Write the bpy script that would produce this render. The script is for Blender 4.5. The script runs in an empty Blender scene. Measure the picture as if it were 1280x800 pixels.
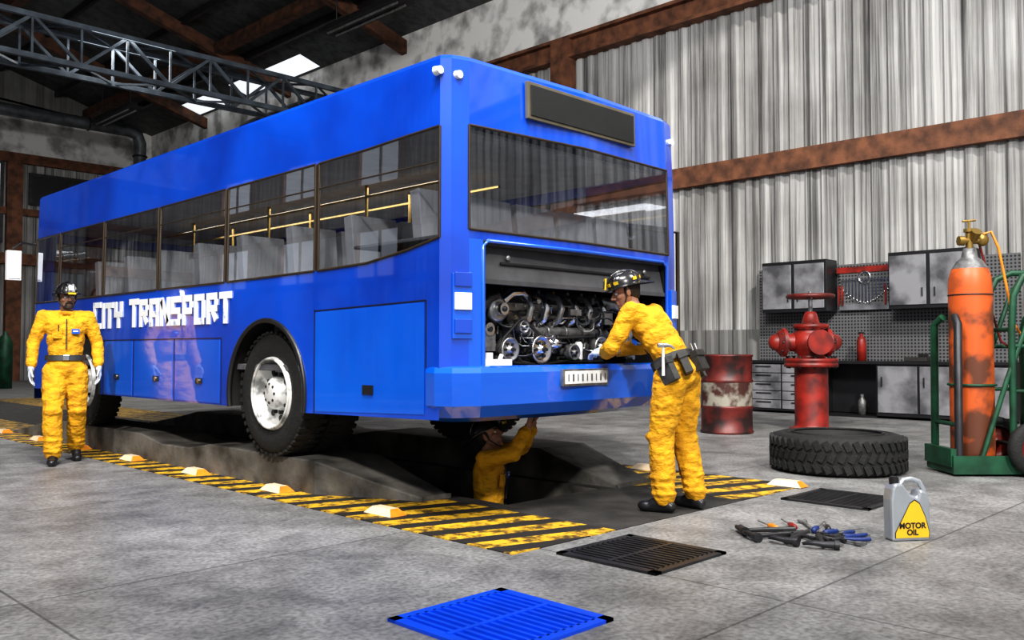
import bpy, math, random
from mathutils import Vector, Matrix, Euler
random.seed(7)
scene=bpy.context.scene
COL=scene.collection
V=Vector
# ---------------------------------------------------------------- materials
def nodes(m):
    m.use_nodes=True
    nt=m.node_tree
    return nt, nt.nodes, nt.links, nt.nodes['Principled BSDF']
def M(name,base,rough=.6,metal=0,var=.25,vs=6,bump=0,bs=40,second=None,mscale=(1,1,1),coat=0,thr=(.35,.65),emit=0,detail=6,coatior=1.5,bdist=.02):
    m=bpy.data.materials.new(name)
    nt,N,L,P=nodes(m)
    P.inputs['Roughness'].default_value=rough
    P.inputs['Metallic'].default_value=metal
    if coat:
        P.inputs['Coat Weight'].default_value=coat
        P.inputs['Coat Roughness'].default_value=.03
        P.inputs['Coat IOR'].default_value=coatior
    tc=N.new('ShaderNodeTexCoord'); mp=N.new('ShaderNodeMapping')
    mp.inputs['Scale'].default_value=mscale
    L.new(tc.outputs['Object'],mp.inputs['Vector'])
    nz=N.new('ShaderNodeTexNoise'); nz.inputs['Scale'].default_value=vs; nz.inputs['Detail'].default_value=detail
    L.new(mp.outputs[0],nz.inputs['Vector'])
    cr=N.new('ShaderNodeValToRGB')
    b=tuple(base); s=second if second else tuple(c*(1-var) for c in b)
    cr.color_ramp.elements[0].position=thr[0]; cr.color_ramp.elements[0].color=(*s,1)
    cr.color_ramp.elements[1].position=thr[1]; cr.color_ramp.elements[1].color=(*b,1)
    L.new(nz.outputs['Fac'],cr.inputs[0]); L.new(cr.outputs[0],P.inputs['Base Color'])
    if bump:
        n2=N.new('ShaderNodeTexNoise'); n2.inputs['Scale'].default_value=bs; n2.inputs['Detail'].default_value=8
        L.new(mp.outputs[0],n2.inputs['Vector'])
        bp=N.new('ShaderNodeBump'); bp.inputs['Strength'].default_value=bump; bp.inputs['Distance'].default_value=bdist
        L.new(n2.outputs['Fac'],bp.inputs['Height']); L.new(bp.outputs[0],P.inputs['Normal'])
    if emit:
        P.inputs['Emission Color'].default_value=(*b,1); P.inputs['Emission Strength'].default_value=emit
    return m
def floor_mat():
    m=bpy.data.materials.new('concrete_floor_mat'); nt,N,L,P=nodes(m)
    tc=N.new('ShaderNodeTexCoord')
    n1=N.new('ShaderNodeTexNoise'); n1.inputs['Scale'].default_value=.8; n1.inputs['Detail'].default_value=12; n1.inputs['Roughness'].default_value=.7
    n2=N.new('ShaderNodeTexNoise'); n2.inputs['Scale'].default_value=38; n2.inputs['Detail'].default_value=8
    n3=N.new('ShaderNodeTexNoise'); n3.inputs['Scale'].default_value=3.2; n3.inputs['Detail'].default_value=12; n3.inputs['Roughness'].default_value=.75; n3.inputs['Distortion'].default_value=.6
    br=N.new('ShaderNodeTexBrick'); br.offset=0; br.inputs['Scale'].default_value=1
    br.inputs['Brick Width'].default_value=2.4; br.inputs['Row Height'].default_value=2.4
    br.inputs['Mortar Size'].default_value=.008; br.inputs['Mortar Smooth'].default_value=.3
    br.inputs['Color1'].default_value=(1,1,1,1); br.inputs['Color2'].default_value=(.84,.84,.84,1); br.inputs['Mortar'].default_value=(.42,.42,.42,1)
    for n in (n1,n2,n3,br): L.new(tc.outputs['Object'],n.inputs['Vector'])
    cr=N.new('ShaderNodeValToRGB'); cr.color_ramp.elements[0].position=.32; cr.color_ramp.elements[0].color=(.16,.158,.155,1)
    cr.color_ramp.elements[1].position=.66; cr.color_ramp.elements[1].color=(.39,.385,.38,1)
    L.new(n1.outputs['Fac'],cr.inputs[0])
    prev=cr.outputs[0]
    for nn,lo,p0,p1 in((n2,.52,.32,.62),(n3,.58,.34,.56)):
        c2=N.new('ShaderNodeValToRGB'); c2.color_ramp.elements[0].position=p0; c2.color_ramp.elements[0].color=(lo,lo,lo,1); c2.color_ramp.elements[1].position=p1
        L.new(nn.outputs['Fac'],c2.inputs[0])
        a=N.new('ShaderNodeMixRGB'); a.blend_type='MULTIPLY'; a.inputs[0].default_value=1
        L.new(prev,a.inputs[1]); L.new(c2.outputs[0],a.inputs[2]); prev=a.outputs[0]
    b=N.new('ShaderNodeMixRGB'); b.blend_type='MULTIPLY'; b.inputs[0].default_value=1
    L.new(prev,b.inputs[1]); L.new(br.outputs['Color'],b.inputs[2]); L.new(b.outputs[0],P.inputs['Base Color'])
    P.inputs['Roughness'].default_value=.5
    bp=N.new('ShaderNodeBump'); bp.inputs['Strength'].default_value=.3; bp.inputs['Distance'].default_value=.01
    L.new(n2.outputs['Fac'],bp.inputs['Height']); L.new(bp.outputs[0],P.inputs['Normal'])
    return m
def streak_mat(name,hi,lo,ys=3.0,metal=.0):
    m=bpy.data.materials.new(name); nt,N,L,P=nodes(m)
    tc=N.new('ShaderNodeTexCoord')
    mp=N.new('ShaderNodeMapping'); mp.inputs['Scale'].default_value=(ys,ys,.10)
    L.new(tc.outputs['Object'],mp.inputs[0])
    n1=N.new('ShaderNodeTexNoise'); n1.inputs['Scale'].default_value=1; n1.inputs['Detail'].default_value=9; n1.inputs['Roughness'].default_value=.72
    L.new(mp.outputs[0],n1.inputs['Vector'])
    n2=N.new('ShaderNodeTexNoise'); n2.inputs['Scale'].default_value=.6; n2.inputs['Detail'].default_value=10
    L.new(tc.outputs['Object'],n2.inputs['Vector'])
    cr=N.new('ShaderNodeValToRGB'); cr.color_ramp.elements[0].position=.38; cr.color_ramp.elements[0].color=(*lo,1)
    cr.color_ramp.elements[1].position=.56; cr.color_ramp.elements[1].color=(*hi,1)
    L.new(n1.outputs['Fac'],cr.inputs[0])
    c2=N.new('ShaderNodeValToRGB'); c2.color_ramp.elements[0].position=.3; c2.color_ramp.elements[0].color=(.55,.54,.53,1); c2.color_ramp.elements[1].position=.6
    L.new(n2.outputs['Fac'],c2.inputs[0])
    a=N.new('ShaderNodeMixRGB'); a.blend_type='MULTIPLY'; a.inputs[0].default_value=1
    L.new(cr.outputs[0],a.inputs[1]); L.new(c2.outputs[0],a.inputs[2]); L.new(a.outputs[0],P.inputs['Base Color'])
    P.inputs['Roughness'].default_value=.6; P.inputs['Metallic'].default_value=metal
    return m
def stripe_mat():
    m=bpy.data.materials.new('hazard_stripes_mat'); nt,N,L,P=nodes(m)
    tc=N.new('ShaderNodeTexCoord'); sp=N.new('ShaderNodeSeparateXYZ'); L.new(tc.outputs['Object'],sp.inputs[0])
    mx=N.new('ShaderNodeMath'); mx.operation='MULTIPLY_ADD'; mx.inputs[1].default_value=.30
    L.new(sp.outputs['X'],mx.inputs[0]); L.new(sp.outputs['Y'],mx.inputs[2])
    dv=N.new('ShaderNodeMath'); dv.operation='DIVIDE'; dv.inputs[1].default_value=.30; L.new(mx.outputs[0],dv.inputs[0])
    fr=N.new('ShaderNodeMath'); fr.operation='FRACT'; L.new(dv.outputs[0],fr.inputs[0])
    gt=N.new('ShaderNodeMath'); gt.operation='GREATER_THAN'; gt.inputs[1].default_value=.45; L.new(fr.outputs[0],gt.inputs[0])
    nz=N.new('ShaderNodeTexNoise'); nz.inputs['Scale'].default_value=9; nz.inputs['Detail'].default_value=10; nz.inputs['Roughness'].default_value=.7; L.new(tc.outputs['Object'],nz.inputs['Vector'])
    cr=N.new('ShaderNodeValToRGB'); cr.color_ramp.elements[0].position=.42; cr.color_ramp.elements[0].color=(.09,.05,.01,1)
    cr.color_ramp.elements[1].position=.55; cr.color_ramp.elements[1].color=(.72,.42,.02,1); L.new(nz.outputs['Fac'],cr.inputs[0])
    mi=N.new('ShaderNodeMixRGB'); L.new(gt.outputs[0],mi.inputs[0]); mi.inputs[1].default_value=(.02,.017,.014,1); L.new(cr.outputs[0],mi.inputs[2])
    L.new(mi.outputs[0],P.inputs['Base Color']); P.inputs['Roughness'].default_value=.6
    return m
def glass_mat(name,tint,r0,r1):
    m=bpy.data.materials.new(name); m.use_nodes=True; nt=m.node_tree; N=nt.nodes; L=nt.links
    N.remove(N['Principled BSDF']); out=N['Material Output']
    t=N.new('ShaderNodeBsdfTransparent'); t.inputs[0].default_value=(*tint,1)
    g=N.new('ShaderNodeBsdfGlossy'); g.inputs['Roughness'].default_value=.01; g.inputs[0].default_value=(.9,.93,1,1)
    lw=N.new('ShaderNodeLayerWeight'); lw.inputs[0].default_value=.5
    pw=N.new('ShaderNodeMath'); pw.operation='POWER'; pw.inputs[1].default_value=2.2; L.new(lw.outputs['Facing'],pw.inputs[0])
    ma=N.new('ShaderNodeMath'); ma.operation='MULTIPLY_ADD'; ma.inputs[1].default_value=r1-r0; ma.inputs[2].default_value=r0; ma.use_clamp=True
    L.new(pw.outputs[0],ma.inputs[0])
    mx=N.new('ShaderNodeMixShader'); L.new(ma.outputs[0],mx.inputs[0]); L.new(t.outputs[0],mx.inputs[1]); L.new(g.outputs[0],mx.inputs[2])
    L.new(mx.outputs[0],out.inputs[0]); return m
def peg_mat():
    m=M('pegboard_mat',(.42,.42,.42),.6)
    nt=m.node_tree;N=nt.nodes;L=nt.links;P=N['Principled BSDF']
    tc=N.new('ShaderNodeTexCoord'); mp=N.new('ShaderNodeMapping'); mp.inputs['Scale'].default_value=(0,18,18); L.new(tc.outputs['Object'],mp.inputs[0])
    vo=N.new('ShaderNodeTexVoronoi'); vo.inputs['Randomness'].default_value=0; vo.inputs['Scale'].default_value=1; L.new(mp.outputs[0],vo.inputs['Vector'])
    gt=N.new('ShaderNodeMath'); gt.operation='GREATER_THAN'; gt.inputs[1].default_value=.3; L.new(vo.outputs['Distance'],gt.inputs[0])
    mi=N.new('ShaderNodeMixRGB'); L.new(gt.outputs[0],mi.inputs[0]); mi.inputs[1].default_value=(.008,.008,.008,1); mi.inputs[2].default_value=(.12,.12,.125,1)
    L.new(mi.outputs[0],P.inputs['Base Color']); return m

BLUE=M('bus_blue_paint',(.0,.08,.64),.28,0,.12,.9,coat=1,second=(.0,.035,.36),thr=(.3,.6),coatior=1.7,detail=8)
BLUE2=M('bus_blue_panel',(.0,.135,.76),.28,0,.12,.9,coat=1,second=(.0,.09,.60),coatior=1.65)
BLACK=M('black_rubber',(.012,.012,.012),.55)
SATIN=M('black_plastic',(.016,.016,.018),.35)
DARKM=M('dark_metal',(.05,.05,.055),.45,.6,.4)
CHROME=M('chrome',(.75,.75,.76),.22,1,.2,10)
STEEL=M('steel',(.45,.45,.45),.36,.8,.55,14)
GREYM=M('grey_cast_metal',(.22,.22,.22),.5,.5,.6,18)
FRAME=M('window_trim',(.05,.035,.022),.4,.3)
BRONZE=M('bronze_trim',(.22,.19,.13),.35,.5)
WHITE=M('white_paint',(.85,.85,.85),.4,0,.08)
LETTER=M('worn_white_lettering',(.85,.87,.9),.4,0,.08,7,second=(.3,.4,.65),thr=(.30,.38),detail=10)
WHITEL=M('white_lamp_lens',(.9,.9,.9),.15,0,.05,coat=.5)
TIRE=M('tyre_rubber',(.014,.014,.014),.75,0,.35,20,bump=.3,bs=60)
RIM=M('wheel_rim_paint',(.7,.7,.68),.45,.2,.7,9,thr=(.38,.52),detail=10)
SEAT=M('seat_fabric',(.42,.42,.43),.8,0,.2)
INT=M('interior_grey',(.12,.12,.13),.8)
LID=M('hatch_liner',(.075,.075,.08),.6,0,.4,5)
GLASS=glass_mat('tinted_glass',(.74,.76,.79),.09,1.0)
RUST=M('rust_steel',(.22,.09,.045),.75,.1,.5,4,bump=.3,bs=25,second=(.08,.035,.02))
RUSTD=M('rust_steel_dimmed',(.13,.052,.026),.75,.1,.5,4,second=(.04,.02,.012))  # darkened copy of RUST; the dimness of the roof beams is in the colour
CONC=M('concrete_plain',(.85,.84,.81),.8,0,.5,1.6,bump=.3,bs=12,second=(.30,.295,.285),thr=(.34,.54),detail=12)
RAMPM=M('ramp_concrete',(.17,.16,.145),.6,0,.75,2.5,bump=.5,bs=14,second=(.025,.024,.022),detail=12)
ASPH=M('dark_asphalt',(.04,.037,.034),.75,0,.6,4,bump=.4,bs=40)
FLOORM=floor_mat(); STRIPE=stripe_mat()
WALLM=streak_mat('corrugated_wall_mat',(.47,.465,.455),(.085,.083,.08),6.5)
WALLD=streak_mat('corrugated_lower_mat',(.19,.187,.18),(.08,.08,.08))
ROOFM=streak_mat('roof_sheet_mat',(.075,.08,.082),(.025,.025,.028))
TRUSSM=M('truss_paint',(.13,.16,.195),.5,.3,.5,3)
PIPEM=M('duct_metal',(.15,.16,.17),.5,.5,.5,3)
ORANGE=M('orange_bottle_paint',(.56,.105,.02),.45,0,.6,3.0,second=(.12,.04,.02),thr=(.43,.54),detail=14)
REDP=M('red_paint',(.28,.018,.010),.45,0,.6,5,second=(.08,.009,.007),detail=12)
DKRED=M('barrel_paint',(.14,.018,.014),.45,.1,.7,4,second=(.022,.01,.009),thr=(.4,.6),detail=12)
BARRELBAND=M('barrel_band',(.30,.28,.23),.5,.1,.7,5,second=(.06,.02,.015),thr=(.44,.56),detail=12)
GREEN=M('green_trolley_paint',(.012,.085,.04),.5,.1,.6,5)
BRASS=M('brass',(.45,.29,.08),.35,.8,.4)
YEL=M('yellow_label',(.85,.52,.02),.5,0,.05)
SUIT=M('coverall_yellow',(.74,.37,.008),.85,0,.3,7,bump=.75,bs=9,second=(.52,.235,.004),thr=(.32,.58),mscale=(1.3,1.3,2.2),bdist=.05)  # darker second tone puts shading contrast into the cloth colour
SKIN=M('skin',(.38,.19,.12),.55,0,.15,12)
SKIN2=M('skin_dark',(.24,.12,.075),.55,0,.2,12)
HAIR=M('hair',(.015,.012,.01),.7)
GLOVE=M('glove_fabric',(.58,.64,.72),.8,0,.35,25)
BELT=M('belt_leather',(.03,.028,.026),.6,0,.4,20)
POUCH=M('pouch_canvas',(.07,.07,.068),.8,0,.5,20)
HELM=M('helmet_black',(.012,.011,.012),.25,0,.2,coat=.6)
TAPE=M('helmet_tape',(.75,.5,.02),.4)
EYEW=M('eye_white',(.8,.8,.8),.2,0,.02)
DOORM=M('brushed_door',(.42,.42,.44),.35,.5,.5,2.5,second=(.13,.13,.14),thr=(.35,.6),detail=14)
ALU=M('silver_plastic',(.42,.45,.48),.3,.4,.12)
ORL=M('stud_orange',(.8,.27,.02),.4,0,.3,12)
STUDW=M('stud_lens',(.9,.72,.5),.3,0,.1,12)
SKYL=M('skylight_sheet',(.9,.95,1),.4,0,.1,emit=.8)
PEG=peg_mat()
TEAL=M('teal_dark',(.01,.03,.04),.35,coat=.5)
BLUEG=M('grate_blue',(.0,.07,.75),.4,.1,.2,6)
NAVY=M('tool_handle_navy',(.01,.03,.16),.45)
# ---------------------------------------------------------------- mesh builder
class MB:
    def __init__(s): s.v=[];s.f=[];s.m=[];s.mats=[];s.sm=[]
    def mi(s,m):
        if m not in s.mats: s.mats.append(m)
        return s.mats.index(m)
    def add(s,vs,fs,mat,smooth=False):
        o=len(s.v); s.v+= [tuple(v) for v in vs]; k=s.mi(mat)
        for f in fs: s.f.append([o+i for i in f]); s.m.append(k); s.sm.append(smooth)
    def box(s,c,d,mat,rot=None):
        c=V(c); R=rot if rot is not None else Matrix.Identity(3)
        if isinstance(R,(tuple,list)): R=Euler(R).to_matrix()
        vs=[c+R@V((x*d[0]/2,y*d[1]/2,z*d[2]/2)) for x in(-1,1) for y in(-1,1) for z in(-1,1)]
        s.add(vs,[(0,1,3,2),(4,6,7,5),(0,4,5,1),(2,3,7,6),(0,2,6,4),(1,5,7,3)],mat)
    def beam(s,a,b,w,h,mat,up=(0,0,1)):
        a=V(a);b=V(b);y=(b-a);l=y.length;y.normalize();x=y.cross(V(up))
        if x.length<1e-4:x=V((1,0,0))
        x.normalize();z=x.cross(y); R=Matrix((x,y,z)).transposed()
        s.box((a+b)/2,(w,l,h),mat,R)
    def cyl(s,a,b,r1,r2=None,mat=None,seg=16,caps=True,smooth=True):
        if r2 is None:r2=r1
        a=V(a);b=V(b);ax=(b-a).normalized(); u=ax.orthogonal().normalized(); w=ax.cross(u)
        vs=[]
        for p,r in((a,r1),(b,r2)):
            for i in range(seg):
                t=2*math.pi*i/seg; vs.append(p+u*math.cos(t)*r+w*math.sin(t)*r)
        s.add(vs,[(i,(i+1)%seg,seg+(i+1)%seg,seg+i) for i in range(seg)],mat,smooth)
        if caps:
            s.add(vs[:seg],[tuple(range(seg))[::-1]],mat); s.add(vs[seg:],[tuple(range(seg))],mat)
    def lathe(s,o,axis,prof,mat,seg=28,smooth=True,u=None):
        o=V(o);ax=V(axis).normalized(); u=V(u) if u else ax.orthogonal().normalized(); w=ax.cross(u); vs=[]
        for r,h in prof:
            for i in range(seg):
                t=2*math.pi*i/seg; vs.append(o+ax*h+(u*math.cos(t)+w*math.sin(t))*max(r,1e-4))
        fs=[]
        for k in range(len(prof)-1):
            for i in range(seg):
                fs.append((k*seg+i,k*seg+(i+1)%seg,(k+1)*seg+(i+1)%seg,(k+1)*seg+i))
        s.add(vs,fs,mat,smooth)
    def ell(s,c,r,mat,rot=None,seg=16,rings=10):
        c=V(c);R=rot if rot is not None else Matrix.Identity(3)
        if isinstance(r,(int,float)): r=(r,r,r)
        vs=[]
        for k in range(1,rings):
            p=math.pi*k/rings
            for i in range(seg):
                t=2*math.pi*i/seg
                vs.append(c+R@V((r[0]*math.sin(p)*math.cos(t),r[1]*math.sin(p)*math.sin(t),r[2]*math.cos(p))))
        top=len(vs);vs.append(c+R@V((0,0,r[2])));vs.append(c-R@V((0,0,r[2])))
        fs=[]
        for k in range(rings-2):
            for i in range(seg): fs.append((k*seg+i,(k+1)*seg+i,(k+1)*seg+(i+1)%seg,k*seg+(i+1)%seg))
        for i in range(seg):
            fs.append((top,i,(i+1)%seg)); fs.append((top+1,(rings-2)*seg+(i+1)%seg,(rings-2)*seg+i))
        s.add(vs,fs,mat,True)
    def cap(s,a,r1,b,r2,mat,seg=16):
        s.ell(a,r1,mat,seg=seg);s.ell(b,r2,mat,seg=seg)
        if (V(b)-V(a)).length>1e-4: s.cyl(a,b,r1,r2,mat,seg)
    def tube(s,pts,r,mat,seg=10,closed=False,smooth=True):
        pts=[V(p) for p in pts]; n=len(pts); vs=[]; u=None
        for k,p in enumerate(pts):
            if closed: d=pts[(k+1)%n]-pts[k-1]
            else: d=pts[min(k+1,n-1)]-pts[max(k-1,0)]
            d.normalize()
            if u is None: u=d.orthogonal().normalized()
            else:
                u=u-d*u.dot(d)
                if u.length<1e-5:u=d.orthogonal()
                u.normalize()
            w=d.cross(u)
            rr=r[k] if isinstance(r,(list,tuple)) else r
            for i in range(seg):
                t=2*math.pi*i/seg; vs.append(p+(u*math.cos(t)+w*math.sin(t))*rr)
        fs=[]
        for k in range(n if closed else n-1):
            k2=(k+1)%n
            for i in range(seg): fs.append((k*seg+i,k*seg+(i+1)%seg,k2*seg+(i+1)%seg,k2*seg+i))
        s.add(vs,fs,mat,smooth)
        if not closed:
            s.add(vs[:seg],[tuple(range(seg))[::-1]],mat); s.add(vs[-seg:],[tuple(range(seg))],mat)
    def torus(s,c,axis,R,r,mat,seg=28,ms=10):
        c=V(c);ax=V(axis).normalized();u=ax.orthogonal().normalized();w=ax.cross(u)
        s.tube([c+(u*math.cos(2*math.pi*i/seg)+w*math.sin(2*math.pi*i/seg))*R for i in range(seg)],r,mat,ms,True)
    def prism(s,pts,T,th,mat):
        n=len(pts); vs=[T@V((x,y,th/2)) for x,y in pts]+[T@V((x,y,-th/2)) for x,y in pts]
        s.add(vs,[tuple(range(n)),tuple(range(2*n-1,n-1,-1))]+[(i,i+n,(i+1)%n+n,(i+1)%n) for i in range(n)],mat)
    def build(s,name,parent=None,bevel=0,mods=None,T=None):
        me=bpy.data.meshes.new(name); vs=s.v if T is None else [tuple(T@V(v)) for v in s.v]
        me.from_pydata(vs,[],s.f)
        for m in s.mats: me.materials.append(m)
        for p,k,sm in zip(me.polygons,s.m,s.sm): p.material_index=k; p.use_smooth=sm
        me.update()
        ob=bpy.data.objects.new(name,me); COL.objects.link(ob)
        if parent: ob.parent=parent
        if bevel:
            b=ob.modifiers.new('bevel','BEVEL'); b.width=bevel; b.segments=2; b.limit_method='ANGLE'; b.angle_limit=math.radians(40)
        return ob
def empty(name,loc=(0,0,0),rz=0):
    e=bpy.data.objects.new(name,None); COL.objects.link(e); e.location=loc; e.rotation_euler=(0,0,rz); e.empty_display_size=.3; return e
def text(name,body,size,mat,T,parent=None,width=None,extr=.004,off=.006,align='LEFT',spacing=1):
    cu=bpy.data.curves.new(name,'FONT'); cu.body=body; cu.size=size; cu.extrude=extr; cu.offset=off; cu.align_x=align; cu.space_line=.85; cu.space_character=spacing
    ob=bpy.data.objects.new(name,cu); COL.objects.link(ob); bpy.context.view_layer.update()
    dg=bpy.context.evaluated_depsgraph_get(); me=bpy.data.meshes.new_from_object(ob.evaluated_get(dg))
    w=max(v.co.x for v in me.vertices)-min(v.co.x for v in me.vertices)
    sx=(width/w) if width else 1
    for v in me.vertices: v.co=T@V((v.co.x*sx,v.co.y,v.co.z))
    bpy.data.objects.remove(ob); me.materials.clear(); me.materials.append(mat)
    o=bpy.data.objects.new(name,me); COL.objects.link(o)
    if parent:o.parent=parent
    return o
def frameT(o,x,y):
    x=V(x).normalized(); y=V(y); y=(y-x*y.dot(x)).normalized(); z=x.cross(y)
    T=Matrix((x,y,z)).transposed().to_4x4(); T.translation=V(o); return T
# ---------------------------------------------------------------- room
WX=11.4; BY=31.0; LX=-13.0
b=MB()
PX0,PX1,PY0,PY1=.85,1.9,.2,9.0
xs=[-22,PX0,PX1,WX+.2]; ys=[-14,PY0,PY1,BY+.2]
for i in range(3):
    for j in range(3):
        if i==1 and j==1: continue
        b.add([(xs[i],ys[j],0),(xs[i+1],ys[j],0),(xs[i+1],ys[j+1],0),(xs[i],ys[j+1],0)],[(0,1,2,3)],FLOORM)
b.build('floor')
b=MB(); D=-1.18
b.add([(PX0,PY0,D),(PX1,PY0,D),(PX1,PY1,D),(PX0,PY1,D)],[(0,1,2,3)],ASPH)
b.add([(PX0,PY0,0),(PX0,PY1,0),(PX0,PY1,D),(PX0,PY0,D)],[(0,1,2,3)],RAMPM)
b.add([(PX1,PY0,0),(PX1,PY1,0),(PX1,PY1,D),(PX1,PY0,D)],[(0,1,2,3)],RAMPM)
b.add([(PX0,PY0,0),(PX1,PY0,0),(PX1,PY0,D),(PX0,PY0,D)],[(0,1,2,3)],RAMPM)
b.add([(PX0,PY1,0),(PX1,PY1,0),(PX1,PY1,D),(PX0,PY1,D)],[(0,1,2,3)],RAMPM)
b.build('inspection_pit')
b=MB()
def slab(b,x0,x1,y0,y1,z0,z1,m): b.box(((x0+x1)/2,(y0+y1)/2,(z0+z1)/2),(x1-x0,y1-y0,z1-z0),m)
slab(b,-.22,.69,-.9,18,.0,.006,STRIPE); slab(b,2.2,3.22,-.9,18,0,.006,STRIPE)
slab(b,.69,.85,-.9,18,0,.005,ASPH); slab(b,1.9,2.2,-.9,18,0,.005,ASPH); slab(b,.85,1.9,-.9,.2,0,.005,ASPH); slab(b,.85,1.9,9,18,0,.005,ASPH)
b.build('floor_marking')
def ramp(x0,x1,y0,name,xe0=None,xe1=None):
    xe0=x0 if xe0 is None else xe0; xe1=x1 if xe1 is None else xe1
    st=[(y0,.03,1),(y0+.35,.12,.6),(y0+.85,.262,0),(2.4,.262,0),(3.3,.262,0),(3.7,.2,0),(4.3,.19,0),(4.8,.262,0),(7.4,.262,0),(8.0,.16,0),(8.9,.03,0)]
    b=MB(); vs=[]
    for y,z,t in st:
        a=x0+(xe0-x0)*t; c=x1+(xe1-x1)*t
        vs+=[(a,y,0),(a,y,z),(c,y,z),(c,y,0)]
    f=[(0,1,2,3),tuple(len(vs)-4+i for i in(3,2,1,0))]
    for k in range(len(st)-1):
        o=k*4
        for i in range(3): f.append((o+i,o+i+1,o+5+i,o+4+i))
    b.add(vs,f,RAMPM)
    b.build(name,bevel=.012)
ramp(.12,.74,.72,'service_ramp',.5,.76); ramp(1.98,2.6,.1,'service_ramp',2.0,2.45)
def stud(x,y):
    b=MB(); vs=[(-.07,-.15,0),(.07,-.15,0),(.07,.15,0),(-.07,.15,0),(-.035,-.10,.045),(.035,-.10,.045),(.035,.10,.045),(-.035,.10,.045)]
    b.add(vs,[(0,1,5,4),(2,3,7,6),(1,2,6,5),(3,2,1,0)],ORL)
    b.add(vs,[(3,0,4,7)],STUDW)
    b.add(vs[4:],[(0,1,2,3)],STUDW)
    b.build('road_stud',T=Matrix.Translation((x,y,.006)))
for k in range(7): stud(.02,.55+1.4*k)
for k in range(6): stud(3.1,-.8+1.4*k)
def corr(b,axis,fixed,a0,a1,z0,z1,mat,depth=.05,per=.3,sign=1):
    prof=[];a=a0
    while a<a1-per:
        prof+= [(a,0),(a+per*.35,0),(a+per*.5,depth),(a+per*.85,depth)]; a+=per
    prof.append((a1,0)); vs=[]
    for z in(z0,z1):
        for p,d in prof:
            vs.append((fixed-sign*d,p,z) if axis=='y' else (p,fixed-sign*d,z))
    n=len(prof); b.add(vs,[(i,i+1,n+i+1,n+i) for i in range(n-1)],mat)
b=MB()
corr(b,'y',WX,-14,BY,1.5,7.7,WALLM); corr(b,'y',WX,-14,BY,0,1.5,WALLD)
slab(b,WX-.1,WX+.2,-14,BY,8.1,9.75,CONC)
slab(b,WX+.06,WX+.2,-14,BY,0,8.1,WALLD)
b.build('wall_right')
b=MB()
slab(b,WX-.18,WX,-14,BY,4.36,4.76,RUST); slab(b,WX-.3,WX,-14,BY,7.65,7.72,RUST); slab(b,WX-.3,WX,-14,BY,8.08,8.15,RUST); slab(b,WX-.15,WX-.1,-14,BY,7.7,8.1,RUST)
for y in(8.75,20.5): slab(b,WX-.35,WX-.05,y-.25,y+.25,0,8.1,RUST)
b.build('trim_1')
def roofz(x): return 9.7+.3*(WX-x) if x>-4 else 9.7+.3*(WX+4)-.3*(-4-x)
b=MB()
corr(b,'x',BY,LX,WX,0,8.0,WALLM)
slab(b,LX,WX,BY-.08,BY+.2,8.0,9.8,CONC)
b.add([(LX,BY,9.8),(WX,BY,9.8),(WX,BY,9.7),(-4,BY,roofz(-4)),(LX,BY,roofz(LX))],[(0,1,2,3,4)],WALLD)
slab(b,LX,WX,BY+.05,BY+.2,0,8,WALLD)
b.build('wall_back')
b=MB()
for x in(6.3,1,-4,-9): slab(b,x-.25,x+.25,BY-.35,BY-.05,0,8,RUST)
slab(b,LX,WX,BY-.25,BY-.05,7.9,8.25,RUST); slab(b,LX,WX,BY-.22,BY-.05,4.2,4.6,RUST); slab(b,LX,WX,BY-.2,BY-.05,6.0,6.25,RUST)
b.build('trim_2')
b=MB(); slab(b,6.9,9.6,BY-.14,BY-.06,6.5,7.5,SATIN); slab(b,6.8,9.7,BY-.16,BY-.08,7.5,7.6,DARKM); slab(b,6.8,9.7,BY-.16,BY-.08,6.42,6.5,DARKM)
for x in (6.85,8.2,9.65): slab(b,x-.05,x+.05,BY-.17,BY-.08,6.45,7.55,DARKM)
b.build('window_1')
b=MB(); slab(b,2.5,5.9,BY-.14,BY-.06,5.0,7.8,SKYL)
for x in (2.5,3.6,4.75,5.9): slab(b,x-.06,x+.06,BY-.18,BY-.06,4.95,7.85,DARKM)
b.build('window_2')
# left wall with daylight openings (mirrored in the bus side)
b=MB(); Z=[0,3.3,5.3,6.6,8.4,roofz(LX)]
corr(b,'y',LX,1.5,BY,Z[0],Z[1],WALLM,sign=-1); corr(b,'y',LX,1.5,BY,Z[2],Z[3],WALLM,sign=-1); corr(b,'y',LX,1.5,BY,Z[4],Z[5],WALLM,sign=-1)
wins=[(4,6.4),(8.4,10.6),(12.6,15),(17,19.2),(21.4,23.8),(26,28.4)]
e=1.5
for a,c in wins+[(BY,BY)]:
    for z0,z1 in((Z[1],Z[2]),(Z[3],Z[4])): corr(b,'y',LX,e,a,z0,z1,WALLM,sign=-1)
    e=c
b.build('wall_left')
b=MB()
for z in Z[1:5]: slab(b,LX,LX+.12,1.5,BY,z-.1,z+.1,RUST)
for a,c in wins:
    for y in(a,c): slab(b,LX,LX+.12,y-.1,y+.1,0,8.4,RUST)
    slab(b,LX,LX+.06,(a+c)/2-.04,(a+c)/2+.04,Z[1],Z[2],DARKM); slab(b,LX,LX+.06,(a+c)/2-.04,(a+c)/2+.04,Z[3],Z[4],DARKM)
b.build('trim_3')
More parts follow.
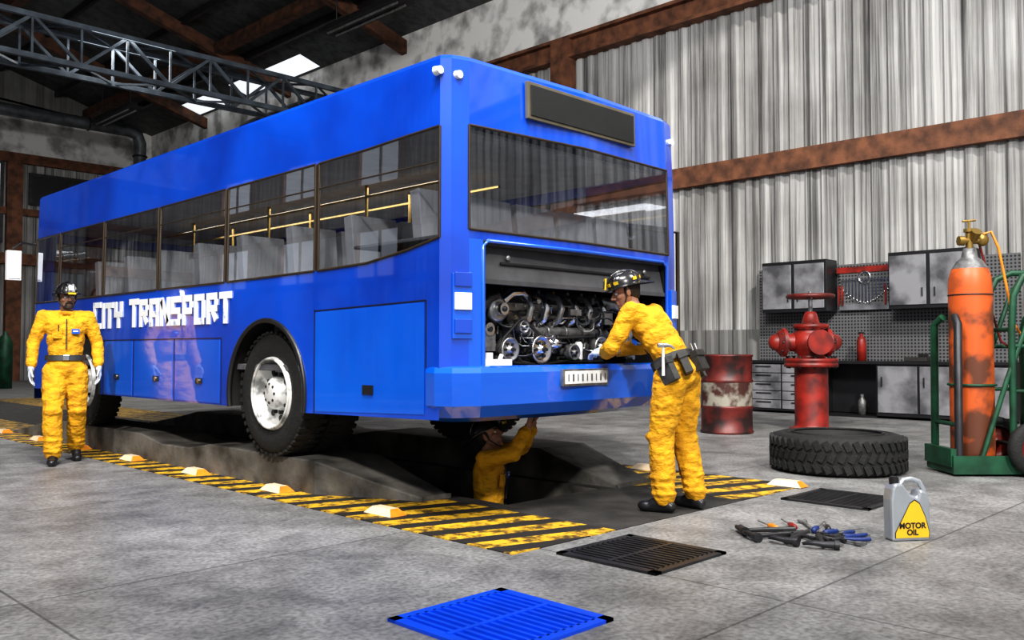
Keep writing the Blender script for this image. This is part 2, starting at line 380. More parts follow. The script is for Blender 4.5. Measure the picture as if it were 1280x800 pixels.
# ceiling (with skylight strips set into it)
b=MB()
def rq(x0,x1,y0,y1,m,d=0): b.add([(x0,y0,roofz(x0)+d),(x1,y0,roofz(x1)+d),(x1,y1,roofz(x1)+d),(x0,y1,roofz(x0)+d)],[(0,1,2,3)],m)
Y0,Y1=1.5,BY+.2; SX=10.5
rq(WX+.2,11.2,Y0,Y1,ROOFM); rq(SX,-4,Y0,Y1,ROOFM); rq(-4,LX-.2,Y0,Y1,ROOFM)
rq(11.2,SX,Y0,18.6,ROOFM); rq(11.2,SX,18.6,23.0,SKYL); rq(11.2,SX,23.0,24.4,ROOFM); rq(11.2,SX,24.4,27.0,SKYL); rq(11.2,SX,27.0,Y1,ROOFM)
for x in (9.7,7.7,5.8,3.9,2.0,0,-2,-4,-6,-8,-10,-12): slab(b,x-.05,x+.05,1.5,BY,roofz(x)-.22,roofz(x)-.02,DARKM)
for y in (8.75,14.6,20.5,26.2):
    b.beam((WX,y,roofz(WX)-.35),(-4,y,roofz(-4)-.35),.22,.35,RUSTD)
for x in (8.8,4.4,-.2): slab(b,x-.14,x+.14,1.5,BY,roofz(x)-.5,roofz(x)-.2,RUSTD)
b.build('ceiling')
# box truss
b=MB(); ty=17.6; xa,xb=-10,11.2; zt,zb,w=8.65,7.72,.9
for y in(ty-w/2,ty+w/2):
    for z in(zb,zt): b.beam((xa,y,z),(xb,y,z),.12,.12,TRUSSM)
n=20; st=(xb-xa)/n
for i in range(n):
    x0=xa+i*st;x1=x0+st
    for y in(ty-w/2,ty+w/2):
        b.beam((x0,y,zb if i%2 else zt),(x1,y,zt if i%2 else zb),.07,.07,TRUSSM)
        b.beam((x0,y,zb),(x0,y,zt),.05,.05,TRUSSM,up=(1,0,0))
    for z in(zb,zt): b.beam((x0,ty-w/2 if i%2 else ty+w/2,z),(x1,ty+w/2 if i%2 else ty-w/2,z),.05,.05,TRUSSM)
b.build('crane_truss')
b=MB()
b.tube([(-8,28.5,9.2),(6,28.5,9.2),(9.4,28.5,9.2),(9.75,28.5,9.1),(9.85,28.5,8.8),(9.85,28.5,7.9)],.22,PIPEM,14)
for x in(2,5,8): b.torus((x,28.5,9.2),(1,0,0),.23,.03,DARKM)
b.torus((9.85,28.5,8.3),(0,0,1),.24,.03,DARKM)
b.build('ventilation_duct')
b=MB()
b.tube([(11.0,18.6,8.6),(11.0,21.5,8.6),(10.9,22.6,8.5),(10.85,22.9,8.2),(10.85,23,7.4)],.2,PIPEM,14)
b.torus((10.85,22.97,7.8),(0,0,1),.22,.03,DARKM)
b.build('ventilation_duct')
for x,y in((8.75,12.9),(8.1,26.3)):
    b=MB(); b.box((x,y,9.1),(.5,3.2,.1),DARKM); b.box((x,y,9.2),(.25,3.0,.12),DARKM)
    for dx in(-.12,.12): b.cyl((x+dx,y-1.4,9.03),(x+dx,y+1.4,9.03),.03,None,STEEL,10)
    for dy in(-1.2,1.2): b.cyl((x,y+dy,9.2),(x,y+dy,roofz(x)-.25),.02,None,DARKM,8)
    b.build('fluorescent_fixture')
def grate(x0,y0,s,mat,rim):
    b=MB(); x1=x0+s;y1=y0+s
    slab(b,x0,x1,y0,y0+.05,0,.014,rim);slab(b,x0,x1,y1-.05,y1,0,.014,rim);slab(b,x0,x0+.05,y0,y1,0,.014,rim);slab(b,x1-.05,x1,y0,y1,0,.014,rim)
    slab(b,x0+.04,x1-.04,y0+.04,y1-.04,0,.002,BLACK if rim is not BLUEG else BLUE)
    for i in range(12):
        xx=x0+.08+i*(s-.16)/11; b.box((xx,(y0+y1)/2,.008),(.018,s-.08,.012),mat)
    b.box(((x0+x1)/2,(y0+y1)/2,.010),(s-.08,.025,.012),mat)
    b.build('drain_grate')
grate(-.04,-1.72,.66,DARKM,DARKM); grate(2.45,-1.74,.66,DARKM,DARKM); grate(-1.42,-2.02,.66,BLUEG,BLUEG)

# ---------------------------------------------------------------- BUS
bus=empty('bus')
ZB=.64
SY=-.03
side=[(SY,1.66,1.84,2.56,'g'),(.30,1.66,1.78,2.55,'g'),(.75,1.66,1.725,2.53,'g'),(1.36,1.66,1.71,2.52,'p'),(1.41,1.66,1.71,2.52,'g'),(2.76,1.66,1.7,2.51,'p'),(2.81,1.66,1.7,2.51,'g'),
 (4.12,1.66,1.7,2.5,'p'),(4.17,1.66,1.7,2.5,'g'),(5.5,1.66,1.7,2.5,'p'),(5.55,1.66,1.7,2.5,'g'),(6.85,1.66,1.7,2.5,'p'),(6.9,1.66,1.7,2.5,'g'),(7.7,1.66,1.7,2.5,'b')]
P=[]
RC=(1.3,-.165)
P.append((*RC,1.84,1.9,2.60,'g')); P.append((.17,-.125,1.84,1.9,2.58,'b')); P.append((.05,-.085,1.76,1.87,2.57,'b'))
for y,a,c,d,t in side: P.append((0,y,a,c,d,t))
P+= [(.08,7.9,1.5,1.55,2.5,'b'),(.3,7.97,1.4,1.45,2.5,'g'),(1.3,8.0,1.4,1.45,2.5,'g'),(2.3,7.97,1.4,1.45,2.5,'b'),(2.52,7.9,1.5,1.55,2.5,'b')]
rs=side[::-1]
for k,(y,a,c,d,t) in enumerate(rs):
    tt='b' if k==len(rs)-1 else rs[k+1][4]
    P.append((2.6,y,a,c,d,tt))
P+= [(2.55,-.085,1.76,1.87,2.57,'b'),(2.40,-.125,1.84,1.9,2.60,'g')]
n=len(P)
def ins(x,y,i): return (1.3+(x-1.3)*(1-i/1.3),3.95+(y-3.95)*(1-i/3.95))
def L_(i,k):
    x,y,a,c,d,t=P[i]
    if k==0: return (x,y,a)
    if k==1: return (x,y,c)
    if k==2: q=ins(x,y,.010); return (*q,d)
    if k==3: q=ins(x,y,.022); return (*q,3.005)
    if k==4: q=ins(x,y,.040); return (*q,3.035)
    if k==5: q=ins(x,y,.5); return (*q,3.04)
b=MB(); g=MB(); fr=MB()
for i in range(n):
    j=(i+1)%n
    for k in range(5):
        q=[L_(i,k),L_(j,k),L_(j,k+1),L_(i,k+1)]
        if k==1 and P[i][5]=='g': g.add(q,[(0,1,2,3)],GLASS)
        elif k==1 and P[i][5]=='p': b.add(q,[(0,1,2,3)],FRAME)
        else: b.add(q,[(0,1,2,3)],BLUE)
b.add([L_(i,5) for i in range(n)],[tuple(range(n))],BLUE)
WY=[2.11,6.15]; WZ=.766; AR=.59
def arcpts(yc):
    a0=math.asin((ZB-WZ)/AR); out=[]
    for k in range(25):
        t=a0+(math.pi-2*a0)*k/24
        out.append((yc-AR*math.cos(t),WZ+AR*math.sin(t)))
    return out
outline=[(SY,ZB+.03)]
for yc in WY: outline+=arcpts(yc)
outline+=[(7.7,ZB),(7.7,1.66)]+[(s_[0],1.66) for s_ in side[::-1][1:]]
for x in(0,2.6):
    b.add([(x,y,z) for y,z in outline],[tuple(range(len(outline)))],BLUE)
    for yc in WY:
        ap=arcpts(yc); d=.5 if x==0 else -.5
        vs=[(x,y,z) for y,z in ap]+[(x+d,y,z) for y,z in ap]; m_=len(ap)
        b.add(vs,[(i,i+1,m_+i+1,m_+i) for i in range(m_-1)],BLACK,True)
        b.tube([(x-.004 if x==0 else x+.004,y,z) for y,z in ap],.022,SATIN,8)
for pts in ([(0,SY,1.66),(.05,-.085,1.76),(.17,-.125,1.84),(.29,-.130,1.84)],[(2.6,SY,1.66),(2.55,-.085,1.76),(2.40,-.125,1.84),(2.36,-.127,1.84)]):
    for i in range(len(pts)-1):
        a=pts[i];c=pts[i+1]; b.add([(a[0],a[1],.9),(c[0],c[1],.9),c,a],[(0,1,2,3)],BLUE2 if i==2 else BLUE)
fp=[(0,7.7,1.66),(.08,7.9,1.5),(.3,7.97,1.4),(1.3,8.0,1.4),(2.3,7.97,1.4),(2.52,7.9,1.5),(2.6,7.7,1.66)]
for i in range(6):
    a=fp[i];c=fp[i+1]; b.add([(a[0],a[1],.5),(c[0],c[1],.5),c,a],[(0,1,2,3)],BLUE)
b.tube([(.29,-.133,1.0),(.29,-.133,1.80),(.33,-.137,1.835),(1.3,-.17,1.835),(2.3,-.137,1.835),(2.36,-.133,1.80),(2.36,-.133,1.0)],.014,BLUE2,8)
# bumper
bp=[(.0,.10),(-.014,.0),(.03,-.12),(.2,-.205),(1.3,-.26),(2.4,-.205),(2.57,-.12),(2.614,.0),(2.6,.10)]
lv=[(.645,.16),(.68,.06),(.76,.0),(.97,-.012),(1.005,.005),(1.015,.03),(1.015,.16)]
for k in range(len(lv)-1):
    for i in range(len(bp)-1):
        z0,i0=lv[k];z1,i1=lv[k+1]
        a=ins(*bp[i],i0);c=ins(*bp[i+1],i0);d=ins(*bp[i+1],i1);e=ins(*bp[i],i1)
        b.add([(*a,z0),(*c,z0),(*d,z1),(*e,z1)],[(0,1,2,3)],BLUE2,False)
b.build('body',bus)
b=MB()
def seamh(y0,y1,z): b.box((-.001,(y0+y1)/2,z),(.006,y1-y0,.008),SATIN)
def seamv(y,z0,z1): b.box((-.001,y,(z0+z1)/2),(.006,.008,z1-z0),SATIN)
seamh(2.85,5.48,1.22)
for y in(2.85,3.77,4.7,5.48): seamv(y,ZB,1.22)
seamv(.10,1.0,1.44); seamv(1.40,ZB,1.42); 
b.beam((-.001,.10,1.44),(-.001,1.40,1.41),.006,.008,SATIN)
b.add([(-.003,.115,.70),(-.003,1.385,.66),(-.003,1.385,1.40),(-.003,.115,1.43)],[(0,1,2,3)],BLUE2)
for y0,y1 in((2.87,3.75),(3.79,4.68),(4.72,5.46)): b.box((-.0015,(y0+y1)/2,.93),(.005,y1-y0-.02,.55),BLUE2)
for y in(3.25,4.15,5.1):
    b.box((-.004,y,.84),(.02,.12,.05),SATIN); b.cyl((-.02,y-.0,.84),(.0,y,.84),.022,None,CHROME,10)
b.box((-.006,.72,.84),(.012,.12,.065),SATIN)
def pane(idx):
    lo=[V(L_(i,1)) for i in idx]; hi=[V(L_(i,2)) for i in idx[::-1]]
    pts=lo+hi
    for a,c in zip(pts,pts[1:]+pts[:1]): fr.tube([a,c],.010,FRAME,6)
segs=[];cur=None
for i in range(n):
    if P[i][5]=='g':
        if cur is None: cur=[i]
        cur.append((i+1)%n)
    else:
        if cur: segs.append(cur); cur=None
if cur: segs.append(cur)
if segs[0][0]==0 and segs[-1][-1]==0: segs[0]=segs[-1][:-1]+segs[0]; segs.pop()
for sg in segs: pane(sg)
for (y0,y1) in((.0,1.36),(1.41,2.76),(2.81,4.12),(4.17,5.5),(5.55,6.85)):
    fr.tube([(.006,y0,2.33),(.006,y1,2.33)],.006,FRAME,6)
fr.build('window_frames',bus); g.build('window_glass',bus); b.build('panel_seams',bus)
b=MB()
RP=(-.02,0,0)
b.box((1.29,-.150,2.84),(1.22,.03,.26),BRONZE,RP); b.box((1.29,-.168,2.84),(1.17,.010,.215),BLACK,RP)
for x,y,z in((.11,-.085,2.90),(.0,-.02,2.92),(2.5,-.085,2.86)):
    b.cyl((x,y+.03,z),(x,y-.018,z),.032,.026,WHITEL,14)
RZ=(0,0,-.28)
b.box((.12,-.112,1.40),(.14,.02,.42),BLUE2,RZ)
b.box((.118,-.126,1.43),(.12,.02,.11),WHITEL,RZ); b.box((.118,-.126,1.57),(.12,.02,.09),BLUE,RZ); b.box((.118,-.126,1.27),(.12,.02,.09),BLUE,RZ)
b.box((2.48,-.11,1.40),(.13,.03,.42),BLUE2,(0,0,.28)); b.box((2.48,-.13,1.43),(.11,.03,.11),WHITEL,(0,0,.28))
b.box((1.16,-.265,.925),(.50,.03,.12),STEEL); b.box((1.16,-.280,.925),(.46,.012,.09),WHITE)
for i in range(9): b.box((.96+i*.05,-.288,.925),(.008+.008*(i%2),.006,.05),GREYM)
b.build('rear_fittings',bus,bevel=.006)
b=MB(); b.box((2.9,.42,1.67),(.55,.06,1.15),TEAL,(0,0,-.2)); b.box((2.9,.38,1.85),(.42,.05,.6),SATIN,(0,0,-.2)); b.tube([(2.63,.42,1.15),(3.18,.31,1.15),(3.18,.31,2.2),(2.63,.42,2.2)],.02,FRAME,8,True)
b.build('open_side_hatch',bus,bevel=.02)
# block lettering
G={'C':[(1,1,0,1),(0,1,0,0),(0,0,1,0)],'I':[(.5,0,.5,1)],'T':[(0,1,1,1),(.5,1,.5,0)],'Y':[(0,1,.0,.52),(0,.52,1,.52),(1,1,1,.52),(.5,.52,.5,0)],
'R':[(0,0,0,1),(0,1,1,1),(1,1,1,.5),(1,.5,0,.5),(.5,.5,1,0)],'A':[(0,0,0,1),(0,1,1,1),(1,1,1,0),(0,.42,1,.42)],
'N':[(0,0,0,1),(0,1,1,0),(1,0,1,1)],'S':[(1,1,0,1),(0,1,0,.5),(0,.5,1,.5),(1,.5,1,0),(1,0,0,0)],'P':[(0,0,0,1),(0,1,1,1),(1,1,1,.46),(1,.46,0,.46)],'O':[(0,0,0,1),(0,1,1,1),(1,1,1,0),(1,0,0,0)]}
b=MB(); cx_=0
W_,H_,SW,GP=.145,.215,.060,.094
for k,ch_ in enumerate('CITY TRANSPORT'):
    if ch_==' ': cx_+=.15; continue
    sc=1.06 if k in(0,5) else 1.0
    w_=0.0 if ch_=='I' else W_*sc
    for(x0_,y0_,x1_,y1_) in G[ch_]:
        ax_=V((x0_*W_*sc if ch_!='I' else 0,y0_*H_*sc,0)); bx_=V((x1_*W_*sc if ch_!='I' else 0,y1_*H_*sc,0)); dd=(bx_-ax_).normalized()*SW/2
        pa=ax_-dd;pb=bx_+dd; T_=lambda p:V((-.006,5.74-cx_-p.x,1.375+p.y))
        if abs(dd.y)<1e-4: b.beam(T_(pa),T_(pb),.011,SW,LETTER,up=(0,0,1))
        elif abs(dd.x)<1e-4: b.beam(T_(pa),T_(pb),SW,.010,LETTER,up=(1,0,0))
        else:
            pa=ax_;pb=bx_; b.beam(T_(pa),T_(pb),SW,.010,LETTER,up=(1,0,0))
    cx_+=w_+GP
b.build('lettering',bus)
b=MB(); b.tube([(.1,7.95,2.45),(-.02,8.2,2.5),(-.12,8.25,2.42)],.018,SATIN,8); b.box((-.12,8.2,2.2),(.17,.08,.38),WHITE); b.box((-.12,8.155,2.2),(.14,.02,.34),WHITEL)
b.build('side_mirror',bus,bevel=.02)
# interior
b=MB()
slab(b,.05,2.55,.95,7.85,.95,1.0,INT); slab(b,.12,2.48,.1,7.8,2.6,2.63,SEAT)
slab(b,.03,2.57,-.04,.95,1.84,1.865,INT)
for y in(.38,)+tuple(1.35+.82*k for k in range(7)):
    base=1.0 if y>1 else 1.4
    for x in((.35,.82,1.78,2.25) if y>1 else (.35,.82,1.3,1.78,2.25)):
        if y>1: b.box((x,y,base+.47),(.42,.42,.12),SEAT)
        top=2.12 if y>1 else 2.22
        zc=(base+.5+top)/2 if y>1 else (1.86+2.22)/2
        b.box((x,y-.2 if y>1 else y,zc),(.42,.10,(top-base-.5) if y>1 else .36),SEAT,(-.12,0,0))
        if y>1: b.box((x,y,1.2),(.3,.3,.4),INT)
for y in(2.2,3.9,5.6):
    for x in(1.05,1.55): b.cyl((x,y,1.0),(x,y,2.6),.018,None,BRASS,8)
b.tube([(1.05,1,2.5),(1.05,7,2.5)],.015,BRASS,8); b.tube([(1.55,1,2.5),(1.55,7,2.5)],.015,BRASS,8)
b.torus((.75,7.3,1.75),(0,-.8,.6),.22,.018,SATIN)
b.build('interior',bus,bevel=.02)
b=MB()
slab(b,.62,1.98,.0,7.6,.72,.93,SATIN)
for x in(.8,1.8): slab(b,x-.05,x+.05,.0,7.6,.67,.8,DARKM)
for yc in WY: b.cyl((.3,yc,WZ),(2.3,yc,WZ),.08,None,DARKM,12); b.ell((1.3,yc,WZ),(.22,.2,.2),DARKM)
slab(b,.02,.62,2.9,5.3,.66,.95,SATIN); slab(b,1.98,2.58,2.9,5.3,.66,.95,SATIN); slab(b,.03,.6,.3,1.35,.7,.95,SATIN)
b.build('chassis',bus)
def wheel(yc,xo,sgn,dual,name):
    b=MB(); ax=V((sgn,0,0))
    for off in ((0,.30) if dual else (0,)):
        prof=[(.30,.02),(.36,.0),(.44,.0),(.478,.02),(.497,.05),(.50,.09),(.50,.17),(.497,.21),(.478,.24),(.44,.26),(.36,.26),(.30,.24)]
        b.lathe((xo,yc,WZ),ax,[(r,h+off) for r,h in prof],TIRE,44)
        for k in range(44):
            t=2*math.pi*k/44
            for h in(.055,.20):
                c=V((xo,yc,WZ))+ax*(h+off)+V((0,math.cos(t),math.sin(t)))*.494
                R=Matrix.Rotation(t,3,'X'); b.box(c,(.09,.02,.036),TIRE,R)
    o=V((xo,yc,WZ))
    b.lathe(o,ax,[(.30,.03),(.29,.0),(.275,.0),(.265,.02),(.255,.09),(.23,.11),(.14,.10),(.125,.03),(.105,.015),(.09,.0),(.05,-.01),(.0,-.01)],RIM,36)
    for k in range(10):
        t=2*math.pi*k/10; d=V((0,math.cos(t),math.sin(t)))
        b.cyl(o+ax*.095+d*.160,o+ax*.06+d*.160,.017,None,DARKM,6)
        t+=math.pi/10; d=V((0,math.cos(t),math.sin(t)))
        b.cyl(o+ax*.13+d*.205,o+ax*.100+d*.205,.026,None,BLACK,10)
    for k in range(8):
        t=2*math.pi*k/8; d=V((0,math.cos(t),math.sin(t))); b.cyl(o+ax*.02+d*.075,o-ax*.008+d*.075,.012,None,DARKM,6)
    b.torus(o+ax*.0,ax,.28,.012,RIM,36,8)
    b.build(name,bus)
wheel(WY[0],.04,1,True,'rear_wheel_l'); wheel(WY[0],2.56,-1,True,'rear_wheel_r'); wheel(WY[1],.04,1,False,'front_wheel_l'); wheel(WY[1],2.56,-1,False,'front_wheel_r')
b=MB()
slab(b,.29,2.36,.92,.95,.95,1.84,SATIN); slab(b,.29,2.36,-.12,.95,.97,1.0,SATIN); slab(b,.27,.29,-.11,.95,1.0,1.84,SATIN); slab(b,2.36,2.38,-.11,.95,1.0,1.84,SATIN)
b.beam((.31,-.07,1.70),(2.35,-.07,1.70),.03,.28,LID,up=(0,.25,1)); b.box((1.33,-.04,1.82),(2.04,.16,.02),LID)
b.box((1.33,-.10,1.57),(2.04,.05,.03),LID); b.box((1.33,-.098,1.70),(1.7,.012,.015),SATIN)
for x in(.55,2.1): b.ell((x,-.10,1.74),(.02,.015,.02),STEEL)
b.build('engine_bay',bus)
# engine : block, head, runners, turbo, alternator, pulleys, belts, filters, hoses
b=MB()
slab(b,.72,2.0,.26,.85,1.02,1.34,GREYM); slab(b,.80,1.92,.22,.8,1.34,1.46,STEEL); slab(b,.86,1.86,.26,.6,1.46,1.53,DARKM)
for i in range(12): b.cyl((.82+i*.098,.205,1.36),(.82+i*.098,.23,1.36),.012,None,CHROME,6); b.cyl((.82+i*.098,.205,1.44),(.82+i*.098,.23,1.44),.010,None,CHROME,6)
for i in range(6): slab(b,.78+i*.2,.80+i*.2,.23,.27,1.04,1.33,STEEL)
for i in range(6):
    x=.92+i*.165
    b.tube([(x,.30,1.50),(x,.20,1.53),(x+.01,.10,1.50),(x+.01,.06,1.42),(x,.08,1.34),(x-.01,.16,1.29)],.024,CHROME if i%2 else STEEL,12)
    b.cyl((x-.01,.14,1.30),(x-.01,.20,1.275),.034,None,GREYM,12)
    b.cyl((x+.07,.20,1.49),(x+.07,.20,1.56),.016,.012,BRASS if i==2 else STEEL,8)
b.tube([(.84,.12,1.25),(1.2,.10,1.25),(1.6,.10,1.25),(1.85,.12,1.24)],.036,GREYM,14)
for i in range(5): b.torus((.92+i*.2,.10,1.25),(1,0,0),.038,.008,STEEL,16,6)
b.torus((.60,.08,1.40),(0,1,0),.062,.034,STEEL,24,12); b.cyl((.60,.0,1.40),(.60,.12,1.40),.042,.05,CHROME,18); b.ell((.60,-.0,1.40),(.02,.02,.02),DARKM)
b.tube([(.66,.10,1.45),(.74,.08,1.52),(.84,.08,1.53),(.93,.12,1.50)],.034,CHROME,14)
b.tube([(.44,.18,1.08),(.40,.10,1.22),(.41,.06,1.38),(.48,.04,1.47),(.58,.06,1.50)],.036,SATIN,14)
for z in(1.2,1.3): b.torus((.405,.085,z),(0,.3,1),.038,.006,CHROME,16,6)
b.tube([(1.80,.14,1.50),(1.98,.06,1.46),(2.08,.04,1.34),(2.06,.08,1.18),(1.94,.12,1.08)],.046,STEEL,14)
b.torus((2.085,.05,1.32),(0,0,1),.05,.008,DARKM,18,6)
def pulley(x,z,r,m=STEEL,y=.0):
    b.lathe((x,y,z),(0,1,0),[(0,-.012),(r*.25,-.012),(r*.3,.01),(r*.72,.02),(r*.84,.0),(r,.0),(r*.9,.02),(r,.035),(r*.9,.05),(r,.065),(0,.07)],m,28)
    b.cyl((x,y-.028,z),(x,y,z),r*.16,None,DARKM,6)
    for k in range(6):
        t=k*math.pi/3; b.cyl((x+math.cos(t)*r*.5,y-.0,z+math.sin(t)*r*.5),(x+math.cos(t)*r*.5,y+.02,z+math.sin(t)*r*.5),r*.11,None,BLACK,10)
    b.cyl((x,y+.05,z),(x,y+.24,z),r*.5,None,GREYM,14)
for x,z,r,m in((.66,1.12,.085,STEEL),(.98,1.12,.105,CHROME),(1.34,1.10,.06,GREYM),(.80,1.28,.045,STEEL),(1.66,1.14,.08,STEEL),(1.95,1.22,.05,GREYM)): pulley(x,z,r,m)
b.tube([(.572,.03,1.11),(.62,.03,1.20),(.78,.03,1.33),(.83,.03,1.32),(1.07,.03,1.18),(1.09,.03,1.10),(1.02,.03,1.012),(.68,.03,1.03),(.60,.03,1.06)],.011,BLACK,8,True)
b.tube([(1.06,.05,1.20),(1.66,.05,1.225),(1.74,.05,1.14),(1.66,.05,1.055),(1.34,.05,1.04),(1.02,.05,1.01)],.010,BLACK,8,True)
b.lathe((1.18,.02,1.16),(0,1,0),[(0,0),(.03,0),(.035,.02),(.07,.03),(.075,.05),(.075,.15),(.06,.17),(0,.17)],CHROME,24)
for k in range(12):
    t=k*math.pi/6; b.box((1.18+math.cos(t)*.052,.045,1.16+math.sin(t)*.052),(.02,.01,.008),BLACK,(0,-t,0))
for x in(1.46,1.53): b.lathe((x,.07,1.04),(0,0,1),[(0,0),(.03,0),(.033,.01),(.033,.12),(.02,.14),(0,.14)],WHITE if x<1.5 else SATIN,16)
b.box((1.40,.08,1.40),(.16,.06,.07),SATIN); b.box((1.40,.045,1.40),(.12,.01,.045),STEEL); b.box((.50,.12,1.17),(.12,.14,.12),GREYM); b.box((1.78,.06,1.36),(.10,.06,.09),STEEL)
b.cyl((.50,.04,1.26),(.50,.16,1.26),.045,None,CHROME,18); b.cyl((.5,.03,1.26),(.5,.04,1.26),.02,None,DARKM,6)
mats=[STEEL,GREYM,CHROME,DARKM,GREYM,SATIN,STEEL,DARKM]
for k in range(120):
    x=random.uniform(.35,2.28); z=random.uniform(1.03,1.53); y=random.uniform(.10,.26); r=random.uniform(.006,.020); l=random.uniform(.02,.08); m=random.choice(mats)
    d=random.choice([V((1,0,0)),V((0,-1,0)),V((0,-1,0)),V((0,0,1))])
    b.cyl((x,y,z),V((x,y,z))+d*l,r,None,m,10); b.cyl(V((x,y,z))+d*l,V((x,y,z))+d*(l+.010),r*1.4,None,m,6)
for k in range(34):
    x=random.uniform(.38,2.1); z=random.uniform(1.10,1.52); y=random.uniform(.0,.14); L0=random.uniform(.12,.4); sg_=random.uniform(-.16,.12)
    pts=[(x+L0*q/7,y+.03*math.sin(q),min(1.55,max(1.03,z+sg_*math.sin(math.pi*q/7)))) for q in range(8) if x+L0*q/7<2.28]
    if len(pts)>3: b.tube(pts,random.uniform(.004,.010),random.choice([SATIN,BLACK,SATIN,CHROME,GREYM,STEEL]),8)
b.box((.45,-.05,1.03),(.26,.08,.05),WHITE); b.cyl((.40,-.05,1.05),(.40,-.05,1.10),.028,None,WHITE,12); b.cyl((.50,-.05,1.05),(.52,-.05,1.085),.015,None,WHITE,12)
b.build('engine',bus,T=Matrix.Translation((0,-.02,0)))

# ---------------------------------------------------------------- PEOPLE
def organic(mb,name,parent,voxel,smooth=3,disp=0,ds=.1,T=None):
    ob=mb.build(name,parent,T=T)
    r=ob.modifiers.new('remesh','REMESH'); r.mode='VOXEL'; r.voxel_size=voxel; r.use_smooth_shade=True
    s=ob.modifiers.new('smooth','SMOOTH'); s.iterations=smooth; s.factor=.5
    if disp:
        t=bpy.data.textures.get('folds') or bpy.data.textures.new('folds','CLOUDS'); t.noise_scale=ds; t.noise_depth=2
        d=ob.modifiers.new('folds','DISPLACE'); d.texture=t; d.strength=disp; d.mid_level=.5; d.texture_coords='LOCAL'
    return ob
def hand(name,parent,wrist,fwd,palm,side,curl,mat,scale=1.0):
    y=V(fwd).normalized(); z=-V(palm); z=(z-y*z.dot(y)).normalized(); x=y.cross(z)
    R=Matrix((x,y,z)).transposed(); T=R.to_4x4(); T.translation=V(wrist)
    T=T@Matrix.Scale(scale,4)
    b=MB()
    b.cap((0,-.03,0),.028,(0,.02,0),.027,mat,12)
    for q in(-.028,-.01,.01,.028): b.cap((q*.7,.015,0),.017,(q,.085,0),.0145,mat,10)
    L=[.078,.088,.082,.064]; ang=[.05,.0,-.04,-.1]
    for i in range(4):
        xx=(.031-.0207*i)*side; p=V((xx,.088,0)); a=curl*.5; seg=[.45,.32,.23]
        for k in range(3):
            d=V((ang[i]*side*(1-.3*k),math.cos(a),-math.sin(a))).normalized(); q=p+d*L[i]*seg[k]
            b.cap(p,.0098-.0008*k,q,.0092-.0009*k,mat,10); p=q; a+=curl*(.7 if k==0 else .5)
    p=V((.026*side,.02,-.004)); 
    for d,l,r in((V((.75*side,.6,-.25)),.038,.0125),(V((.45*side,.85,-.35)),.032,.0108),(V((.15*side,.9,-.45)),.026,.0098)):
        q=p+d.normalized()*l; b.cap(p,r,q,r*.92,mat,10); p=q
    return organic(b,name,parent,.0042,2,T=T)
